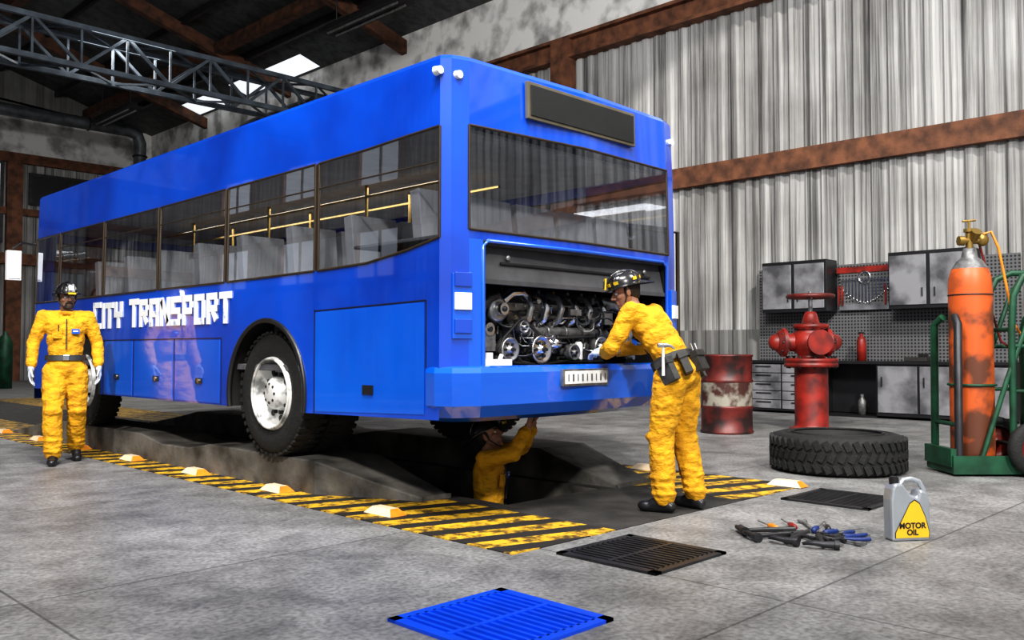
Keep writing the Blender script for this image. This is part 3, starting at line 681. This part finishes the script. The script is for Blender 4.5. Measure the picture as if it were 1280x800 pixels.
def person(name,loc,rz,J,skin,gloves,beard=False,helmyel=False,toolbelt=False):
    e=empty(name,loc,rz)
    b=MB(); S=SUIT
    hip=V(J['hip']);bel=V(J['belly']);ch=V(J['chest']);nk=V(J['neck'])
    def axisR(a,c):
        z=(c-a).normalized(); x=V((1,0,0)); x=(x-z*x.dot(z)).normalized(); y=z.cross(x); return Matrix((x,y,z)).transposed()
    R1=axisR(hip,bel);R2=axisR(bel,ch);R3=axisR(ch,nk)
    b.ell(hip,(.178,.14,.15),S,R1); b.ell((hip+bel)/2,(.158,.122,.15),S,R1); b.ell(bel,(.16,.12,.15),S,R2); b.ell((bel+ch)/2,(.175,.126,.15),S,R2); b.ell(ch,(.19,.13,.15),S,R3)
    b.cap(ch,.11,nk-(nk-ch).normalized()*.05,.07,S)
    for sd in('L','R'):
        sh=V(J['sh'+sd]);el=V(J['el'+sd]);wr=V(J['wr'+sd]);hp=V(J['hp'+sd]);kn=V(J['kn'+sd]);an=V(J['an'+sd])
        b.cap(nk-V((0,0,.06)),.06,sh,.068,S); b.cap(ch+(sh-ch)*.5,.095,sh,.07,S)
        b.cap(sh,.074,(sh+el)/2,.066,S); b.cap((sh+el)/2,.066,el,.058,S)
        w2=el+(wr-el)*.9
        b.cap(el,.059,el+(wr-el)*.4,.058,S); b.cap(el+(wr-el)*.4,.058,w2,.044,S)
        b.cap(hp,.118,hp+(kn-hp)*.45,.110,S); b.cap(hp+(kn-hp)*.45,.110,kn,.086,S)
        b.cap(kn,.086,kn+(an-kn)*.35,.090,S); b.cap(kn+(an-kn)*.35,.090,an+V((0,0,.015)),.076,S)
        for t,q in((.66,.092),(.80,.088),(.92,.089)): c=kn+(an-kn)*t; b.ell(c,(q,q,.028),S)
        c=kn+V((0,.02,.0)); b.ell(c,(.088,.093,.055),S)
        for t in(.62,.80): c=el+(wr-el)*t; b.ell(c,.054,S)
    organic(b,'body_coverall',e,.009,2,.022,.07)
    b=MB()
    for sd in('L','R'):
        an=V(J['an'+sd]); f=V(J.get('ft'+sd,(0,1,0))).normalized(); up=V(J.get('up'+sd,(0,0,1)))
        b.cap(an,.055,an-up*.03,.052,SATIN); b.cap(an-up*.058-f*.045,.04,an-up*.062+f*.09,.04,SATIN); b.ell(an-up*.062+f*.13,(.046,.06,.038),SATIN); b.cap(an-up*.02,.05,an-up*.05+f*.08,.042,SATIN)
    organic(b,'boots',e,.009,2)
    for sd in('L','R'):
        wr=V(J['wr'+sd]); hand('hand_'+sd.lower(),e,wr,J['hf'+sd],J['pm'+sd],1 if sd=='L' else -1,J.get('curl',.5),gloves,1.08)
    HT=Matrix.Translation(V(J['head']))@Matrix.Rotation(J['hyaw'],4,'Z')@Matrix.Rotation(J['hpitch'],4,'X')
    b=MB(); K=skin
    b.ell((0,-.012,.03),(.076,.096,.088),K); b.ell((0,.018,-.03),(.063,.07,.085),K); b.ell((0,.035,-.075),(.046,.045,.036),K); b.ell((0,.064,-.095),(.021,.02,.018),K)
    b.cap((0,.086,.012),.008,(0,.108,-.024),.013,K,12)
    for s in(-1,1):
        b.ell((s*.013,.096,-.031),.009,K); b.cap((s*.014,.082,.026),.010,(s*.04,.072,.024),.010,K,10); b.ell((s*.042,.056,-.022),(.024,.026,.022),K)
        b.ell((s*.078,-.004,-.006),(.010,.020,.033),K); b.cap((s*.055,-.0,-.05),.02,(s*.03,.045,-.085),.02,K,10)
    b.cap((-.02,.084,-.057),.0075,(.02,.084,-.057),.0075,K,10); b.cap((-.016,.083,-.071),.0085,(.016,.083,-.071),.0085,K,10)
    inv=HT.inverted(); nb=inv@(nk-V((0,0,.06)))
    b.cap((0,-.02,-.06),.054,nb,.062,K)
    organic(b,'head',e,.0055,3,T=HT)
    b=MB()
    for s in(-1,1):
        b.ell((s*.031,.074,.004),(.015,.012,.010),EYEW); b.ell((s*.031,.083,.004),(.006,.005,.006),HAIR)
        b.cap((s*.015,.093,.024),.004,(s*.046,.082,.024),.004,HAIR,8)
    b.cap((-.018,.0915,-.064),.002,(.018,.0915,-.064),.002,HAIR,8)
    b.build('eyes_brows',e,T=HT)
    b=MB(); b.ell((0,-.03,.02),(.081,.09,.085),HAIR); b.ell((0,-.055,-.03),(.062,.05,.05),HAIR)
    for s in(-1,1): b.cap((s*.074,.01,.02),.012,(s*.073,.015,-.02),.008,HAIR,8)
    if beard:
        b.cap((-.024,.092,-.05),.009,(.024,.092,-.05),.009,HAIR,8); b.ell((0,.066,-.098),(.03,.026,.022),HAIR)
        for s in(-1,1): b.cap((s*.026,.088,-.052),.009,(s*.03,.07,-.092),.012,HAIR,8); b.cap((s*.06,.01,-.05),.018,(s*.032,.05,-.092),.018,HAIR,8)
    organic(b,'hair',e,.006,2,T=HT)
    b=MB(); ax=(nk-ch).normalized()
    b.torus(nk-V((0,0,.045))+V((0,.005,0)),ax+V((0,-.25,0)),.068,.022,SUIT,24,8)
    for s in(-1,1): b.cap(nk+V((s*.05,.06,-.07)),.02,nk+V((s*.03,.10,-.12)),.012,SUIT,8)
    organic(b,'collar',e,.008,1)
    b=MB(); N=28
    rings=[]
    for k in range(9):
        p=math.pi/2*k/8; rings.append([(.102*math.cos(p)*math.cos(2*math.pi*i/N),-.01+.128*math.cos(p)*math.sin(2*math.pi*i/N),.045+.108*math.sin(p)) for i in range(N)])
    vs=[v for r in rings for v in r]; b.add(vs,[(k*N+i,k*N+(i+1)%N,(k+1)*N+(i+1)%N,(k+1)*N+i) for k in range(8) for i in range(N)],HELM,True)
    def brim(sc,z): 
        out=[]
        for i in range(N):
            t=2*math.pi*i/N; s=math.sin(t); ry=.128+(.03 if s>0 else .10)*sc*abs(s); rx=.102+.030*sc
            out.append((rx*math.cos(t),-.01+ry*s,z-(.034*sc*max(0,-s)**2)-.004*sc))
        return out
    for z1,z2 in((.052,.046),(.040,.040)):
        r0=brim(0,z1);r1=brim(1,z2); b.add(r0+r1,[(i,(i+1)%N,N+(i+1)%N,N+i) for i in range(N)],HELM,True)
    r0=brim(1,.046);r1=brim(1,.040); b.add(r0+r1,[(i,(i+1)%N,N+(i+1)%N,N+i) for i in range(N)],HELM,True)
    b.tube([(0,-.01+.132*math.cos(t),.045+.112*math.sin(t)) for t in [math.pi*k/14 for k in range(1,14)]],.009,HELM,8)
    for a in(math.pi/4,-math.pi/4,math.pi*.75,-math.pi*.75): b.tube([(.103*math.cos(t)*math.cos(a),-.01+.129*math.cos(t)*math.sin(a),.045+.108*math.sin(t)) for t in [math.pi/2*k/7 for k in range(8)]],.004,HELM,6)
    b.box((0,.128,.095),(.06,.012,.085),TAPE if helmyel else HELM,(.35,0,0)); b.box((0,.136,.095),(.045,.006,.05),HELM if helmyel else CHROME,(.35,0,0))
    for t in ([.6,1.2,1.9,2.5,3.7,4.4,5.1,5.7] if helmyel else []):
        p=V((.1*math.cos(t),-.01+.126*math.sin(t),.078)); b.box(p,(.006,.035,.024),TAPE,(0,0,t))
    if not helmyel: b.box((0,.165,.042),(.07,.012,.018),TAPE)
    b.tube([(-.085,.0,.04),(-.078,.02,-.04),(-.045,.05,-.1),(0,.06,-.118),(.045,.05,-.1),(.078,.02,-.04),(.085,.0,.04)],.005,BELT,6)
    b.build('helmet',e,T=HT)
    b=MB(); c=hip+(bel-hip)*.55; N=32; vs=[]
    for h in(-.024,.024):
        for i in range(N):
            t=2*math.pi*i/N; vs.append(c+R1@V((.184*math.cos(t),.146*math.sin(t),h)))
    for h in(-.024,.024):
        for i in range(N):
            t=2*math.pi*i/N; vs.append(c+R1@V((.17*math.cos(t),.13*math.sin(t),h)))
    f=[(i,(i+1)%N,N+(i+1)%N,N+i) for i in range(N)]+[(N+i,N+(i+1)%N,3*N+(i+1)%N,3*N+i) for i in range(N)]+[(i,(i+1)%N,2*N+(i+1)%N,2*N+i) for i in range(N)]
    b.add(vs,f,BELT,True); b.box(c+R1@V((0,.15,0)),(.06,.012,.055),CHROME,R1)
    if toolbelt:
        for x,y,rz_,w,h,m in((-.195,-.03,1.3,.12,.17,POUCH),(-.12,-.135,.6,.10,.14,BELT),(.05,-.16,0,.11,.12,BELT),(.20,-.03,-1.4,.12,.15,POUCH)):
            R=R1@Matrix.Rotation(rz_,3,'Z')
            b.box(c+R1@V((x,y,-.09)),(w,.055,h),m,R); b.box(c+R1@V((x*1.03,y*1.03,-.03)),(w+.008,.066,.045),m,R)
        h0=c+R1@V((-.245,-.07,.0)); b.cyl(h0-V((0,0,.13)),h0+V((0,0,.07)),.011,.009,WHITE,10)
        b.cyl(h0+V((-.03,.025,.075)),h0+V((.012,-.016,.075)),.017,None,CHROME,10); b.tube([h0+V((.01,-.015,.075)),h0+V((.035,-.04,.07)),h0+V((.05,-.06,.05))],[.015,.010,.005],CHROME,8)
        for q in(-.03,0,.03): b.cyl(c+R1@V((.05+q,-.16,-.06)),c+R1@V((.05+q,-.17,.05)),.009,None,random.choice([REDP,STEEL,SATIN]),8)
    b.build('belt',e,bevel=.006)
    b=MB()
    cc=(bel+ch)/2; 
    b.box(ch+R3@V((-.08,.130,-.03)),(.07,.03,.045),BLUE2,R3@Matrix.Rotation(-.2,3,'X')); b.box(ch+R3@V((-.08,.146,-.03)),(.045,.004,.012),WHITE,R3@Matrix.Rotation(-.2,3,'X'))
    b.box(ch+R3@V((.08,.124,-.05)),(.09,.03,.10),SUIT,R3@Matrix.Rotation(-.15,3,'X')); b.cyl(ch+R3@V((.07,.142,-.03)),ch+R3@V((.07,.140,.03)),.006,None,SATIN,8)
    b.tube([ch+R3@V((0,.124,.09)),ch+R3@V((0,.142,.0)),cc+R2@V((0,.143,0)),bel+R2@V((0,.138,0))],.006,BELT,6)
    b.build('badge_zip',e,bevel=.005)
    return e
person('mechanic',(-.545,5.0,0),math.radians(163),dict(
 hip=(0,0,.95),belly=(0,.0,1.12),chest=(0,.0,1.33),neck=(0,0,1.51),head=(0,.03,1.635),hyaw=.25,hpitch=-.05,
 shL=(-.195,-.01,1.44),shR=(.195,-.01,1.44),elL=(-.285,-.05,1.18),elR=(.285,-.03,1.18),wrL=(-.295,.05,.95),wrR=(.30,.06,.95),
 hfL=(-.05,.12,-1),pmL=(1,.2,0),hfR=(.05,.12,-1),pmR=(-1,.2,0),
 hpL=(-.09,0,.9),hpR=(.09,0,.9),knL=(-.11,-.02,.51),knR=(.11,.13,.52),anL=(-.11,-.22,.135),anR=(.10,.12,.10),
 ftL=(-.1,1,-.35),ftR=(.1,1,0),upL=(0,.3,.95),curl=.45),SKIN2,GLOVE,beard=True)
person('mechanic',(1.53,-.78,.005),math.radians(6),dict(
 hip=(0,-.02,.95),belly=(0,.06,1.11),chest=(0,.19,1.28),neck=(0,.32,1.42),head=(-.01,.40,1.535),hyaw=.75,hpitch=-.3,
 shL=(-.185,.25,1.38),shR=(.185,.27,1.38),elL=(-.29,.34,1.13),elR=(.28,.42,1.14),wrL=(-.13,.50,1.09),wrR=(.08,.56,1.11),
 hfL=(.25,1,.05),pmL=(.3,0,-1),hfR=(-.3,1,.0),pmR=(-.4,0,-1),
 hpL=(-.09,-.01,.91),hpR=(.09,-.02,.91),knL=(-.12,.05,.51),knR=(.12,.0,.51),anL=(-.14,.02,.10),anR=(.13,-.08,.10),
 ftL=(-.25,1,0),ftR=(.2,1,0),curl=.7),SKIN,GLOVE,helmyel=True,toolbelt=True)
person('mechanic',(1.22,.78,-1.18),math.radians(-146),dict(
 hip=(0,0,.95),belly=(0,-.0,1.12),chest=(0,-.0,1.32),neck=(0,-.01,1.49),head=(0,-.0,1.615),hyaw=-.15,hpitch=.45,
 shL=(-.19,.01,1.45),shR=(.19,.01,1.45),elL=(-.24,.23,1.5),elR=(.25,.24,1.5),wrL=(-.14,.33,1.69),wrR=(.16,.34,1.69),
 hfL=(.1,.25,1),pmL=(0,1,-.2),hfR=(-.1,.25,1),pmR=(0,1,-.2),
 hpL=(-.09,0,.9),hpR=(.09,0,.9),knL=(-.12,.06,.51),knR=(.12,.04,.51),anL=(-.14,.0,.10),anR=(.14,-.02,.10),curl=.6),SKIN,SKIN)

# ---------------------------------------------------------------- PROPS
b=MB()
prof=[(.36,.02),(.42,.0),(.51,.0),(.565,.02),(.585,.06),(.59,.10),(.59,.25),(.585,.29),(.565,.33),(.51,.35),(.42,.35),(.38,.33),(.36,.25),(.36,.10),(.36,.02)]
b.lathe((0,0,0),(0,0,1),prof,TIRE,56)
for k in range(44):
    t=2*math.pi*k/44
    for z,tw in((.075,.45),(.175,-.45),(.275,.45)):
        c=V((math.cos(t+(.07 if z==.175 else 0))*.588,math.sin(t+(.07 if z==.175 else 0))*.588,z)); R=Matrix.Rotation(t,3,'Z')@Matrix.Rotation(tw,3,'X'); b.box(c,(.036,.05,.085),TIRE,R)
b.torus((0,0,.35),(0,0,1),.46,.006,TIRE,48,6); b.torus((0,0,.352),(0,0,1),.40,.01,TIRE,48,6)
b.build('truck_tyre',T=Matrix.Translation((4.34,-.66,.0)))
b=MB()
r=.34
b.lathe((0,0,0),(0,0,1),[(.0,.0),(r,.0),(r+.012,.01),(r+.012,.03),(r,.04),(r,.33),(r+.014,.35),(r,.37)],DKRED,36)
b.lathe((0,0,0),(0,0,1),[(r,.37),(r,.68)],BARRELBAND,36)
b.lathe((0,0,0),(0,0,1),[(r,.68),(r+.014,.70),(r,.72),(r,1.02),(r+.012,1.03),(r+.012,1.05),(r-.01,1.055),(r-.02,1.03),(0,1.03)],DKRED,36)
b.cyl((.15,.1,1.03),(.15,.1,1.05),.04,None,DARKM,14); b.cyl((-.18,-.05,1.03),(-.18,-.05,1.045),.025,None,DARKM,12)
b.build('oil_barrel',T=Matrix.Translation((6.9,2.04,0)))
b=MB(); 
b.lathe((0,0,0),(0,0,1),[(0,0),(.3,0),(.3,.04),(.235,.05),(.225,.08),(.225,.9)],REDP,28)
b.lathe((0,0,0),(0,0,1),[(.225,.88),(.36,.88),(.36,.93),(.34,.94),(.36,.95),(.36,1.0),(.2,1.0),(.18,1.05),(.26,1.12),(.29,1.22),(.26,1.34),(.18,1.4),(.24,1.42),(.24,1.47),(.12,1.49),(.09,1.6),(.07,1.64),(.05,1.65),(0,1.65)],REDP,28)
cr=V((.702,-.712,0)); cf=V((.712,.702,0))
for s in(-1,1):
    ln=.36 if s<0 else .20
    b.cyl(V((0,0,1.22)),V((0,0,1.22))+cr*s*ln,.14,.12,REDP,20); o=V((0,0,1.22))+cr*s*ln
    b.cyl(o,o+cr*s*.05,.2,.2,REDP,24); b.cyl(o+cr*s*.05,o+cr*s*.11,.19,.14,REDP,24); b.ell(o+cr*s*.11,(.12,.12,.12),REDP)
    for k in range(8):
        t=k*math.pi/4; d=cf*math.cos(t)+V((0,0,1))*math.sin(t); b.cyl(o-cr*s*.02+d*.165,o+cr*s*.08+d*.165,.018,None,DARKM,6)
b.cyl(V((0,0,1.22)),V((0,0,1.22))-cf*.36,.12,None,REDP,20); b.cyl(V((0,0,1.22))-cf*.36,V((0,0,1.22))-cf*.40,.17,None,REDP,24)
for k in range(10):
    t=k*math.pi/5; b.cyl((.32*math.cos(t),.32*math.sin(t),.86),(.32*math.cos(t),.32*math.sin(t),1.03),.018,None,DARKM,6)
    b.cyl((.21*math.cos(t),.21*math.sin(t),1.39),(.21*math.cos(t),.21*math.sin(t),1.49),.014,None,DARKM,6)
b.cyl((0,0,1.6),(0,0,1.93),.03,None,STEEL,12)
b.torus((0,0,1.86),(0,0,1),.3,.03,DKRED,32,10)
for k in range(3):
    t=k*math.pi/3+.3; b.beam((-.3*math.cos(t),-.3*math.sin(t),1.86),(.3*math.cos(t),.3*math.sin(t),1.86),.04,.025,DKRED)
b.cyl((0,0,1.83),(0,0,1.9),.06,None,DKRED,14)
b.build('gate_valve',T=Matrix.Translation((7.99,1.36,0)))
tr=empty('gas_cylinder_trolley',(5.04,-1.62,0),math.atan2(-.712,.702))
b=MB(); b.lathe((0,0,.13),(0,0,1),[(0,0),(.16,0),(.18,.02),(.185,.06),(.185,1.55),(.18,1.64),(.155,1.73),(.11,1.80),(.07,1.83),(.07,1.84)],ORANGE,36)
b.lathe((0,0,.13),(0,0,1),[(.156,1.73),(.112,1.80),(.072,1.835),(.06,1.9),(.055,1.92),(0,1.92)],GREYM,28)
b.torus((0,0,1.62),(0,0,1),.187,.006,DARKM,36,6); b.build('cylinder_orange',tr)
b=MB(); b.cyl((0,0,2.02),(0,0,2.2),.035,.03,BRASS,14); b.cyl((-.05,0,2.12),(.1,0,2.12),.03,None,BRASS,12); b.cyl((0,0,2.2),(0,0,2.23),.05,None,BRASS,8)
b.ell((.12,0,2.13),(.06,.04,.06),BRASS); b.cyl((-.1,0,2.12),(-.05,0,2.12),.045,None,BRASS,8); b.cyl((.03,-.02,2.14),(.03,-.08,2.2),.04,.045,BRASS,14); b.cyl((0,0,2.2),(0,0,2.3),.012,None,BRASS,8)
b.tube([(-.06,0,2.3),(.06,0,2.31)],.01,BRASS,8)
b.build('regulator',tr)
b=MB(); b.tube([(.12,-.02,2.18),(.18,-.04,2.2),(.24,-.05,2.05),(.3,-.06,1.7),(.36,-.07,1.35),(.46,-.06,1.2),(.7,-.02,1.15)],.012,ORL,8)
b.tube([(.1,.02,2.1),(.17,.05,1.9),(.22,.06,1.5),(.3,.05,1.2),(.5,.05,1.05)],.011,REDP,8); b.build('hoses',tr)
b=MB()
b.box((.32,0,.07),(1.25,.5,.1),GREEN); b.box((.32,-.26,.1),(1.27,.03,.16),GREEN)
b.box((-.3,0,.16),(.05,.5,.16),GREEN)
for y in(-.22,.22):
    b.tube([(-.24,y,.1),(-.23,y,1.35),(-.2,y*.5,1.42)],.035,DARKM if y<0 else GREEN,10)
    b.tube([(-.05,y,.1),(.2,y,.85),(.5,y,1.65),(.62,y,1.82)],.022,GREEN,10)
    b.tube([(.25,y,.1),(.25,y,1.3),(.27,y,1.6),(.36,y,1.78),(.5,y,1.84),(.75,y,1.84)],.03,GREEN,10)
    b.tube([(.25,y,1.15),(.9,y,1.15)],.02,GREEN,10); b.tube([(.25,y,.75),(.9,y,.75)],.018,GREEN,10)
b.tube([(-.24,-.22,.45),(-.24,.22,.45)],.02,GREEN,10); b.tube([(.25,-.22,1.3),(.25,.22,1.3)],.02,GREEN,10); b.torus((0,0,.8),(0,0,1),.195,.012,GREEN,28,8)
b.build('trolley_frame',tr)
b=MB()
for y in(-.33,.33):
    b.lathe((.38,y-.05,.25),(0,1,0),[(.15,.0),(.2,.0),(.235,.02),(.24,.05),(.235,.08),(.2,.1),(.15,.1)],TIRE,30)
    b.lathe((.38,y-.05,.25),(0,1,0),[(0,.0),(.04,.0),(.05,.03),(.13,.04),(.155,.01),(.155,.09),(.13,.06),(.0,.07)],REDP,26)
b.cyl((.38,-.36,.25),(.38,.36,.25),.02,None,DARKM,10); b.build('trolley_wheels',tr)
b=MB(); b.lathe((.62,0,.13),(0,0,1),[(0,0),(.15,0),(.16,.03),(.16,1.15),(.13,1.28),(.06,1.36),(.05,1.42),(0,1.42)],GREEN,30); b.cyl((.62,0,1.5),(.62,0,1.68),.03,None,BRASS,10); b.build('cylinder_green',tr)
# motor oil can
oc=frameT((1.70,-2.28,0),V((.80,-.60,0)),(0,0,1))
b=MB(); out=[(-.12,.0),(.12,.0),(.125,.03),(.122,.24),(.10,.285),(.06,.30),(.045,.25),(.0,.27),(-.03,.31),(-.05,.335),(-.10,.335),(-.115,.30),(-.125,.24)]
b.prism(out,oc,.095,ALU)
can=b.build('motor_oil_can',bevel=.014)
def oP(x,y,z=0): return oc@V((x,y,z))
b=MB(); b.tube([oP(-.05,.31),oP(-.02,.35),(oP(.03,.355)),oP(.08,.34),oP(.11,.29),oP(.116,.24)],.015,ALU,10)
b.cyl(oP(-.078,.33),oP(-.078,.365),.028,None,SATIN,16); b.cyl(oP(-.078,.365),oP(-.078,.372),.022,None,SATIN,16); b.build('handle_cap',can)
b=MB(); lab=[(-.100,.02),(.108,.02),(.110,.05),(.085,.14),(.05,.215),(.02,.235),(-.01,.215),(-.05,.14),(-.100,.05)]
b.prism(lab,oc@Matrix.Translation((0,0,.049)),.004,YEL); b.prism([(x*1.05,y*1.04-.002) for x,y in lab],oc@Matrix.Translation((0,0,.048)),.003,SATIN)
b.build('label',can)
text('label_text','MOTOR\nOIL',.046,SATIN,oc@Matrix.Translation((.004,.075,.052)),can,extr=.001,off=.0016,align='CENTER')
# hand tools pile
b=MB()
def hammer(o,a,l=.34,col=SATIN,tilt=0):
    T=Matrix.Translation(V(o))@Matrix.Rotation(a,4,'Z')@Matrix.Rotation(tilt,4,'X')
    q=lambda x,y,z:T@V((x,y,z))
    b.tube([q(0,0,.02),q(0,l*.5,.022),q(0,l,.02)],[.018,.015,.013],col,8); b.tube([q(0,l*.45,.022),q(0,l,.02)],.011,REDP if col is REDP else DARKM,8)
    b.cyl(q(-.06,l,.028),q(0,l,.028),.022,.018,DARKM,12); b.cyl(q(-.08,l,.028),q(-.055,l,.028),.028,None,DARKM,12)
    for s in(-.009,.009): b.tube([q(.0,l+s*.5,.03),q(.045,l+s,.034),(q(.085,l+s*1.5-.015,.03)),q(.11,l+s*1.7-.045,.018)],[.016,.014,.010,.005],DARKM,8)
def wrench(o,a,l=.28,tilt=0):
    T=Matrix.Translation(V(o))@Matrix.Rotation(a,4,'Z')@Matrix.Rotation(tilt,4,'X'); q=lambda x,y,z:T@V((x,y,z))
    b.prism([(-.012,0),(.012,0),(.009,l),(-.009,l)],T@Matrix.Translation((0,0,.014)),.010,GREYM)
    pts=[(-.030,.0),(-.026,.035),(-.012,.022),(.0,.010),(.012,.022),(.026,.035),(.030,.0),(.018,-.024),(-.018,-.024)]
    b.prism([(x,y+l+.015) for x,y in pts],T@Matrix.Translation((0,0,.014)),.014,GREYM)
    b.torus(q(0,-.012,.014),(0,0,1),.02,.007,GREYM,18,8)
def driver(o,a,col,l=.26,tilt=0):
    T=Matrix.Translation(V(o))@Matrix.Rotation(a,4,'Z')@Matrix.Rotation(tilt,4,'X'); q=lambda x,y,z:T@V((x,y,z))
    b.lathe(q(0,0,.02),(T.to_3x3()@V((0,1,0))),[(0,0),(.014,.002),(.019,.02),(.019,.08),(.012,.1),(.015,.11),(0,.112)],col,10)
    b.cyl(q(0,.11,.02),q(0,l,.02),.006,.005,STEEL,8)
def pliers(o,a,col):
    T=Matrix.Translation(V(o))@Matrix.Rotation(a,4,'Z'); q=lambda x,y,z:T@V((x,y,z))
    for s in(-1,1):
        b.tube([q(s*.05,0,.018),q(s*.045,.07,.019),q(s*.012,.14,.02)],[.012,.012,.009],col,8); b.tube([q(s*.012,.14,.02),q(-s*.004,.17,.02),q(-s*.008,.23,.02)],[.011,.015,.006],DARKM,8)
    b.cyl(q(0,.16,.008),q(0,.16,.034),.016,None,DARKM,12)
cx,cy=1.27,-1.86
def rel(r_,f_): return (cx+.702*r_+.712*f_,cy-.712*r_+.702*f_,0)
D_=math.radians
hammer(rel(.02,.10),D_(62),.36,SATIN)
hammer(rel(.05,.12),D_(95),.34,SATIN)
hammer(rel(.08,.02),D_(122),.28,SATIN)
hammer(rel(.0,.20),D_(50),.34,SATIN)
driver(rel(.02,.25),D_(-45),REDP,.28); driver(rel(.1,.16),D_(-75),NAVY,.34); driver(rel(.14,.10),D_(-110),NAVY,.32)
wrench(rel(.05,.05),D_(150),.22); wrench(rel(.1,.02),D_(175),.22); wrench(rel(.12,.2),D_(-50),.28)
pliers(rel(.36,.10),D_(70),NAVY); pliers(rel(.14,-.12),D_(-40),SATIN); pliers(rel(.34,-.02),D_(60),NAVY)
driver(rel(-.1,.22),D_(-35),ORL,.26); wrench(rel(.15,.05),D_(-130),.2); driver(rel(.2,.18),D_(-60),SATIN,.28); pliers(rel(-.02,-.08),D_(-30),SATIN)
b.build('hand_tools_pile')
def cab(y0,y1,z0,z1,name,doors=2,depth=.42,x=WX-.10):
    b=MB(); slab(b,x-depth,x,y0,y1,z0,z1,SATIN); w=(y1-y0)/doors
    for k in range(doors):
        slab(b,x-depth-.02,x-depth,y0+k*w+.04,y0+(k+1)*w-.02,z0+.06,z1-.06,DOORM)
        b.box((x-depth-.035,y0+(k+(.85 if k==0 else .15))*w,(z0+z1)/2-.2),(.02,.02,.14),SATIN)
    b.build(name,bevel=.006)
cab(2.47,3.68,1.78,2.68,'overhead_cabinet'); cab(.15,1.42,1.78,2.70,'overhead_cabinet')
b=MB(); x0=WX-.62;x1=WX-.10
slab(b,x0-.03,x1,-.4,3.98,.88,.93,SATIN)
slab(b,x0,x1,2.57,3.96,.04,.88,SATIN); slab(b,x0,x1,-.4,1.6,.04,.88,SATIN); slab(b,x1-.03,x1,1.6,2.57,.04,.88,SATIN); slab(b,x0,x1,1.6,2.57,.0,.03,SATIN)
for k in range(5):
    z=.08+k*.158
    for y0,y1 in((2.6,3.25),(3.28,3.93)):
        slab(b,x0-.02,x0,y0,y1,z,z+.145,DOORM); b.box((x0-.03,(y0+y1)/2,z+.11),(.02,.3,.02),SATIN)
for k in range(3):
    y0=-.37+k*.66; slab(b,x0-.02,x0,y0,y0+.62,.1,.85,DOORM); b.box((x0-.03,y0+.55,.6),(.02,.02,.16),SATIN)
b.build('workbench',bevel=.006)
b=MB(); slab(b,WX-.09,WX-.055,-.4,3.98,.93,2.6,PEG); b.build('pegboard')
b=MB(); X=WX-.14
slab(b,X-.03,X+.03,1.52,2.40,1.82,2.50,PEG); slab(b,X-.05,X-.02,1.48,2.44,2.44,2.54,REDP); slab(b,X-.04,X-.02,1.52,2.40,1.80,1.9,DOORM)
for k in range(14):
    y=1.58+k*.058; l=.16+.22*math.sin(math.pi*k/13); b.box((X-.045,y,2.30-l/2),(.02,.026,l),CHROME); b.torus((X-.045,y,2.30-l),(1,0,0),.02,.008,CHROME,12,6); b.box((X-.045,y,2.31),(.02,.045,.035),CHROME)
for y in(1.52,1.60,2.34,2.40): b.box((X-.045,y,2.05),(.03,.03,.34),REDP)
b.torus((X-.05,1.95,2.35),(1,0,0),.1,.018,CHROME,20,8)
b.build('wrench_set_rack')
b=MB(); o=(WX-.35,1.95,.93); b.lathe(o,(0,0,1),[(0,0),(.075,0),(.075,.34),(.05,.40),(.03,.41),(.03,.46),(0,.46)],REDP,20); b.box((o[0],o[1],1.4),(.03,.1,.03),SATIN); b.build('spray_canister')
b=MB(); slab(b,WX-.5,WX-.2,.85,1.2,.93,1.0,BELT); slab(b,WX-.45,WX-.25,.9,1.0,1.0,1.06,SATIN); b.build('tool_case',bevel=.01)
b=MB(); b.lathe((WX-.35,1.95,.032),(0,0,1),[(0,0),(.07,0),(.07,.22),(.03,.28),(.025,.34),(0,.34)],GREYM,18); b.build('lubricant_bottle')
b=MB(); b.lathe((4.2,24,.0),(0,0,1),[(0,0),(.2,0),(.2,1.3),(.12,1.5),(.06,1.55),(.05,1.65),(0,1.65)],GREEN,20); b.build('gas_cylinder')
# ---------------------------------------------------------------- lights
w=bpy.data.worlds.new('world'); scene.world=w; w.use_nodes=True
bg=w.node_tree.nodes['Background']; bg.inputs[0].default_value=(.85,.91,1,1); bg.inputs[1].default_value=.5
def area(name,loc,size,power,target=None,col=(1,.98,.95)):
    l=bpy.data.lights.new(name,'AREA'); l.shape='RECTANGLE'; l.size=size[0]; l.size_y=size[1]; l.energy=power; l.color=col
    o=bpy.data.objects.new(name,l); COL.objects.link(o); o.location=loc
    if target: o.rotation_euler=(V(target)-V(loc)).to_track_quat('-Z','Y').to_euler()
    return o
area('overhead_fill_1',(3.5,-5,9.0),(2,4),550)  # added fill light overhead, not an actual fitting
area('overhead_fill_2',(-3,1,9),(2,5),350)  # second added overhead fill, left of the bus, no real lamp there
area('overhead_fill_3',(5,20,8.6),(2,6),350)  # added fill for the far end of the hall, separate from the fixtures
area('wall_fill',(-2,-2,8.0),(2,2),1500,(11.4,12,8.8))  # added out-of-view fill that brightens the upper right wall and concrete band
area('cabin_fill',(1.3,3.5,2.58),(.5,5),55)  # added fill that brightens the seats behind the glass, no lamp modelled
s=bpy.data.lights.new('sun','SUN'); s.energy=2.4; s.angle=math.radians(3); s.color=(1,.96,.9)
so=bpy.data.objects.new('sun',s); COL.objects.link(so)
d=V((.62,.72,-.62)).normalized(); so.rotation_euler=d.to_track_quat('-Z','Y').to_euler()
c=bpy.data.cameras.new('camera'); c.lens=31.05; c.sensor_width=36; co=bpy.data.objects.new('camera',c); COL.objects.link(co)
co.location=(-3.68,-4.31,1.12); co.rotation_euler=(math.radians(91.92),0,math.radians(-45.4)); scene.camera=co
scene.view_settings.view_transform='Standard'
try: scene.view_settings.look='Medium High Contrast'
except Exception: pass
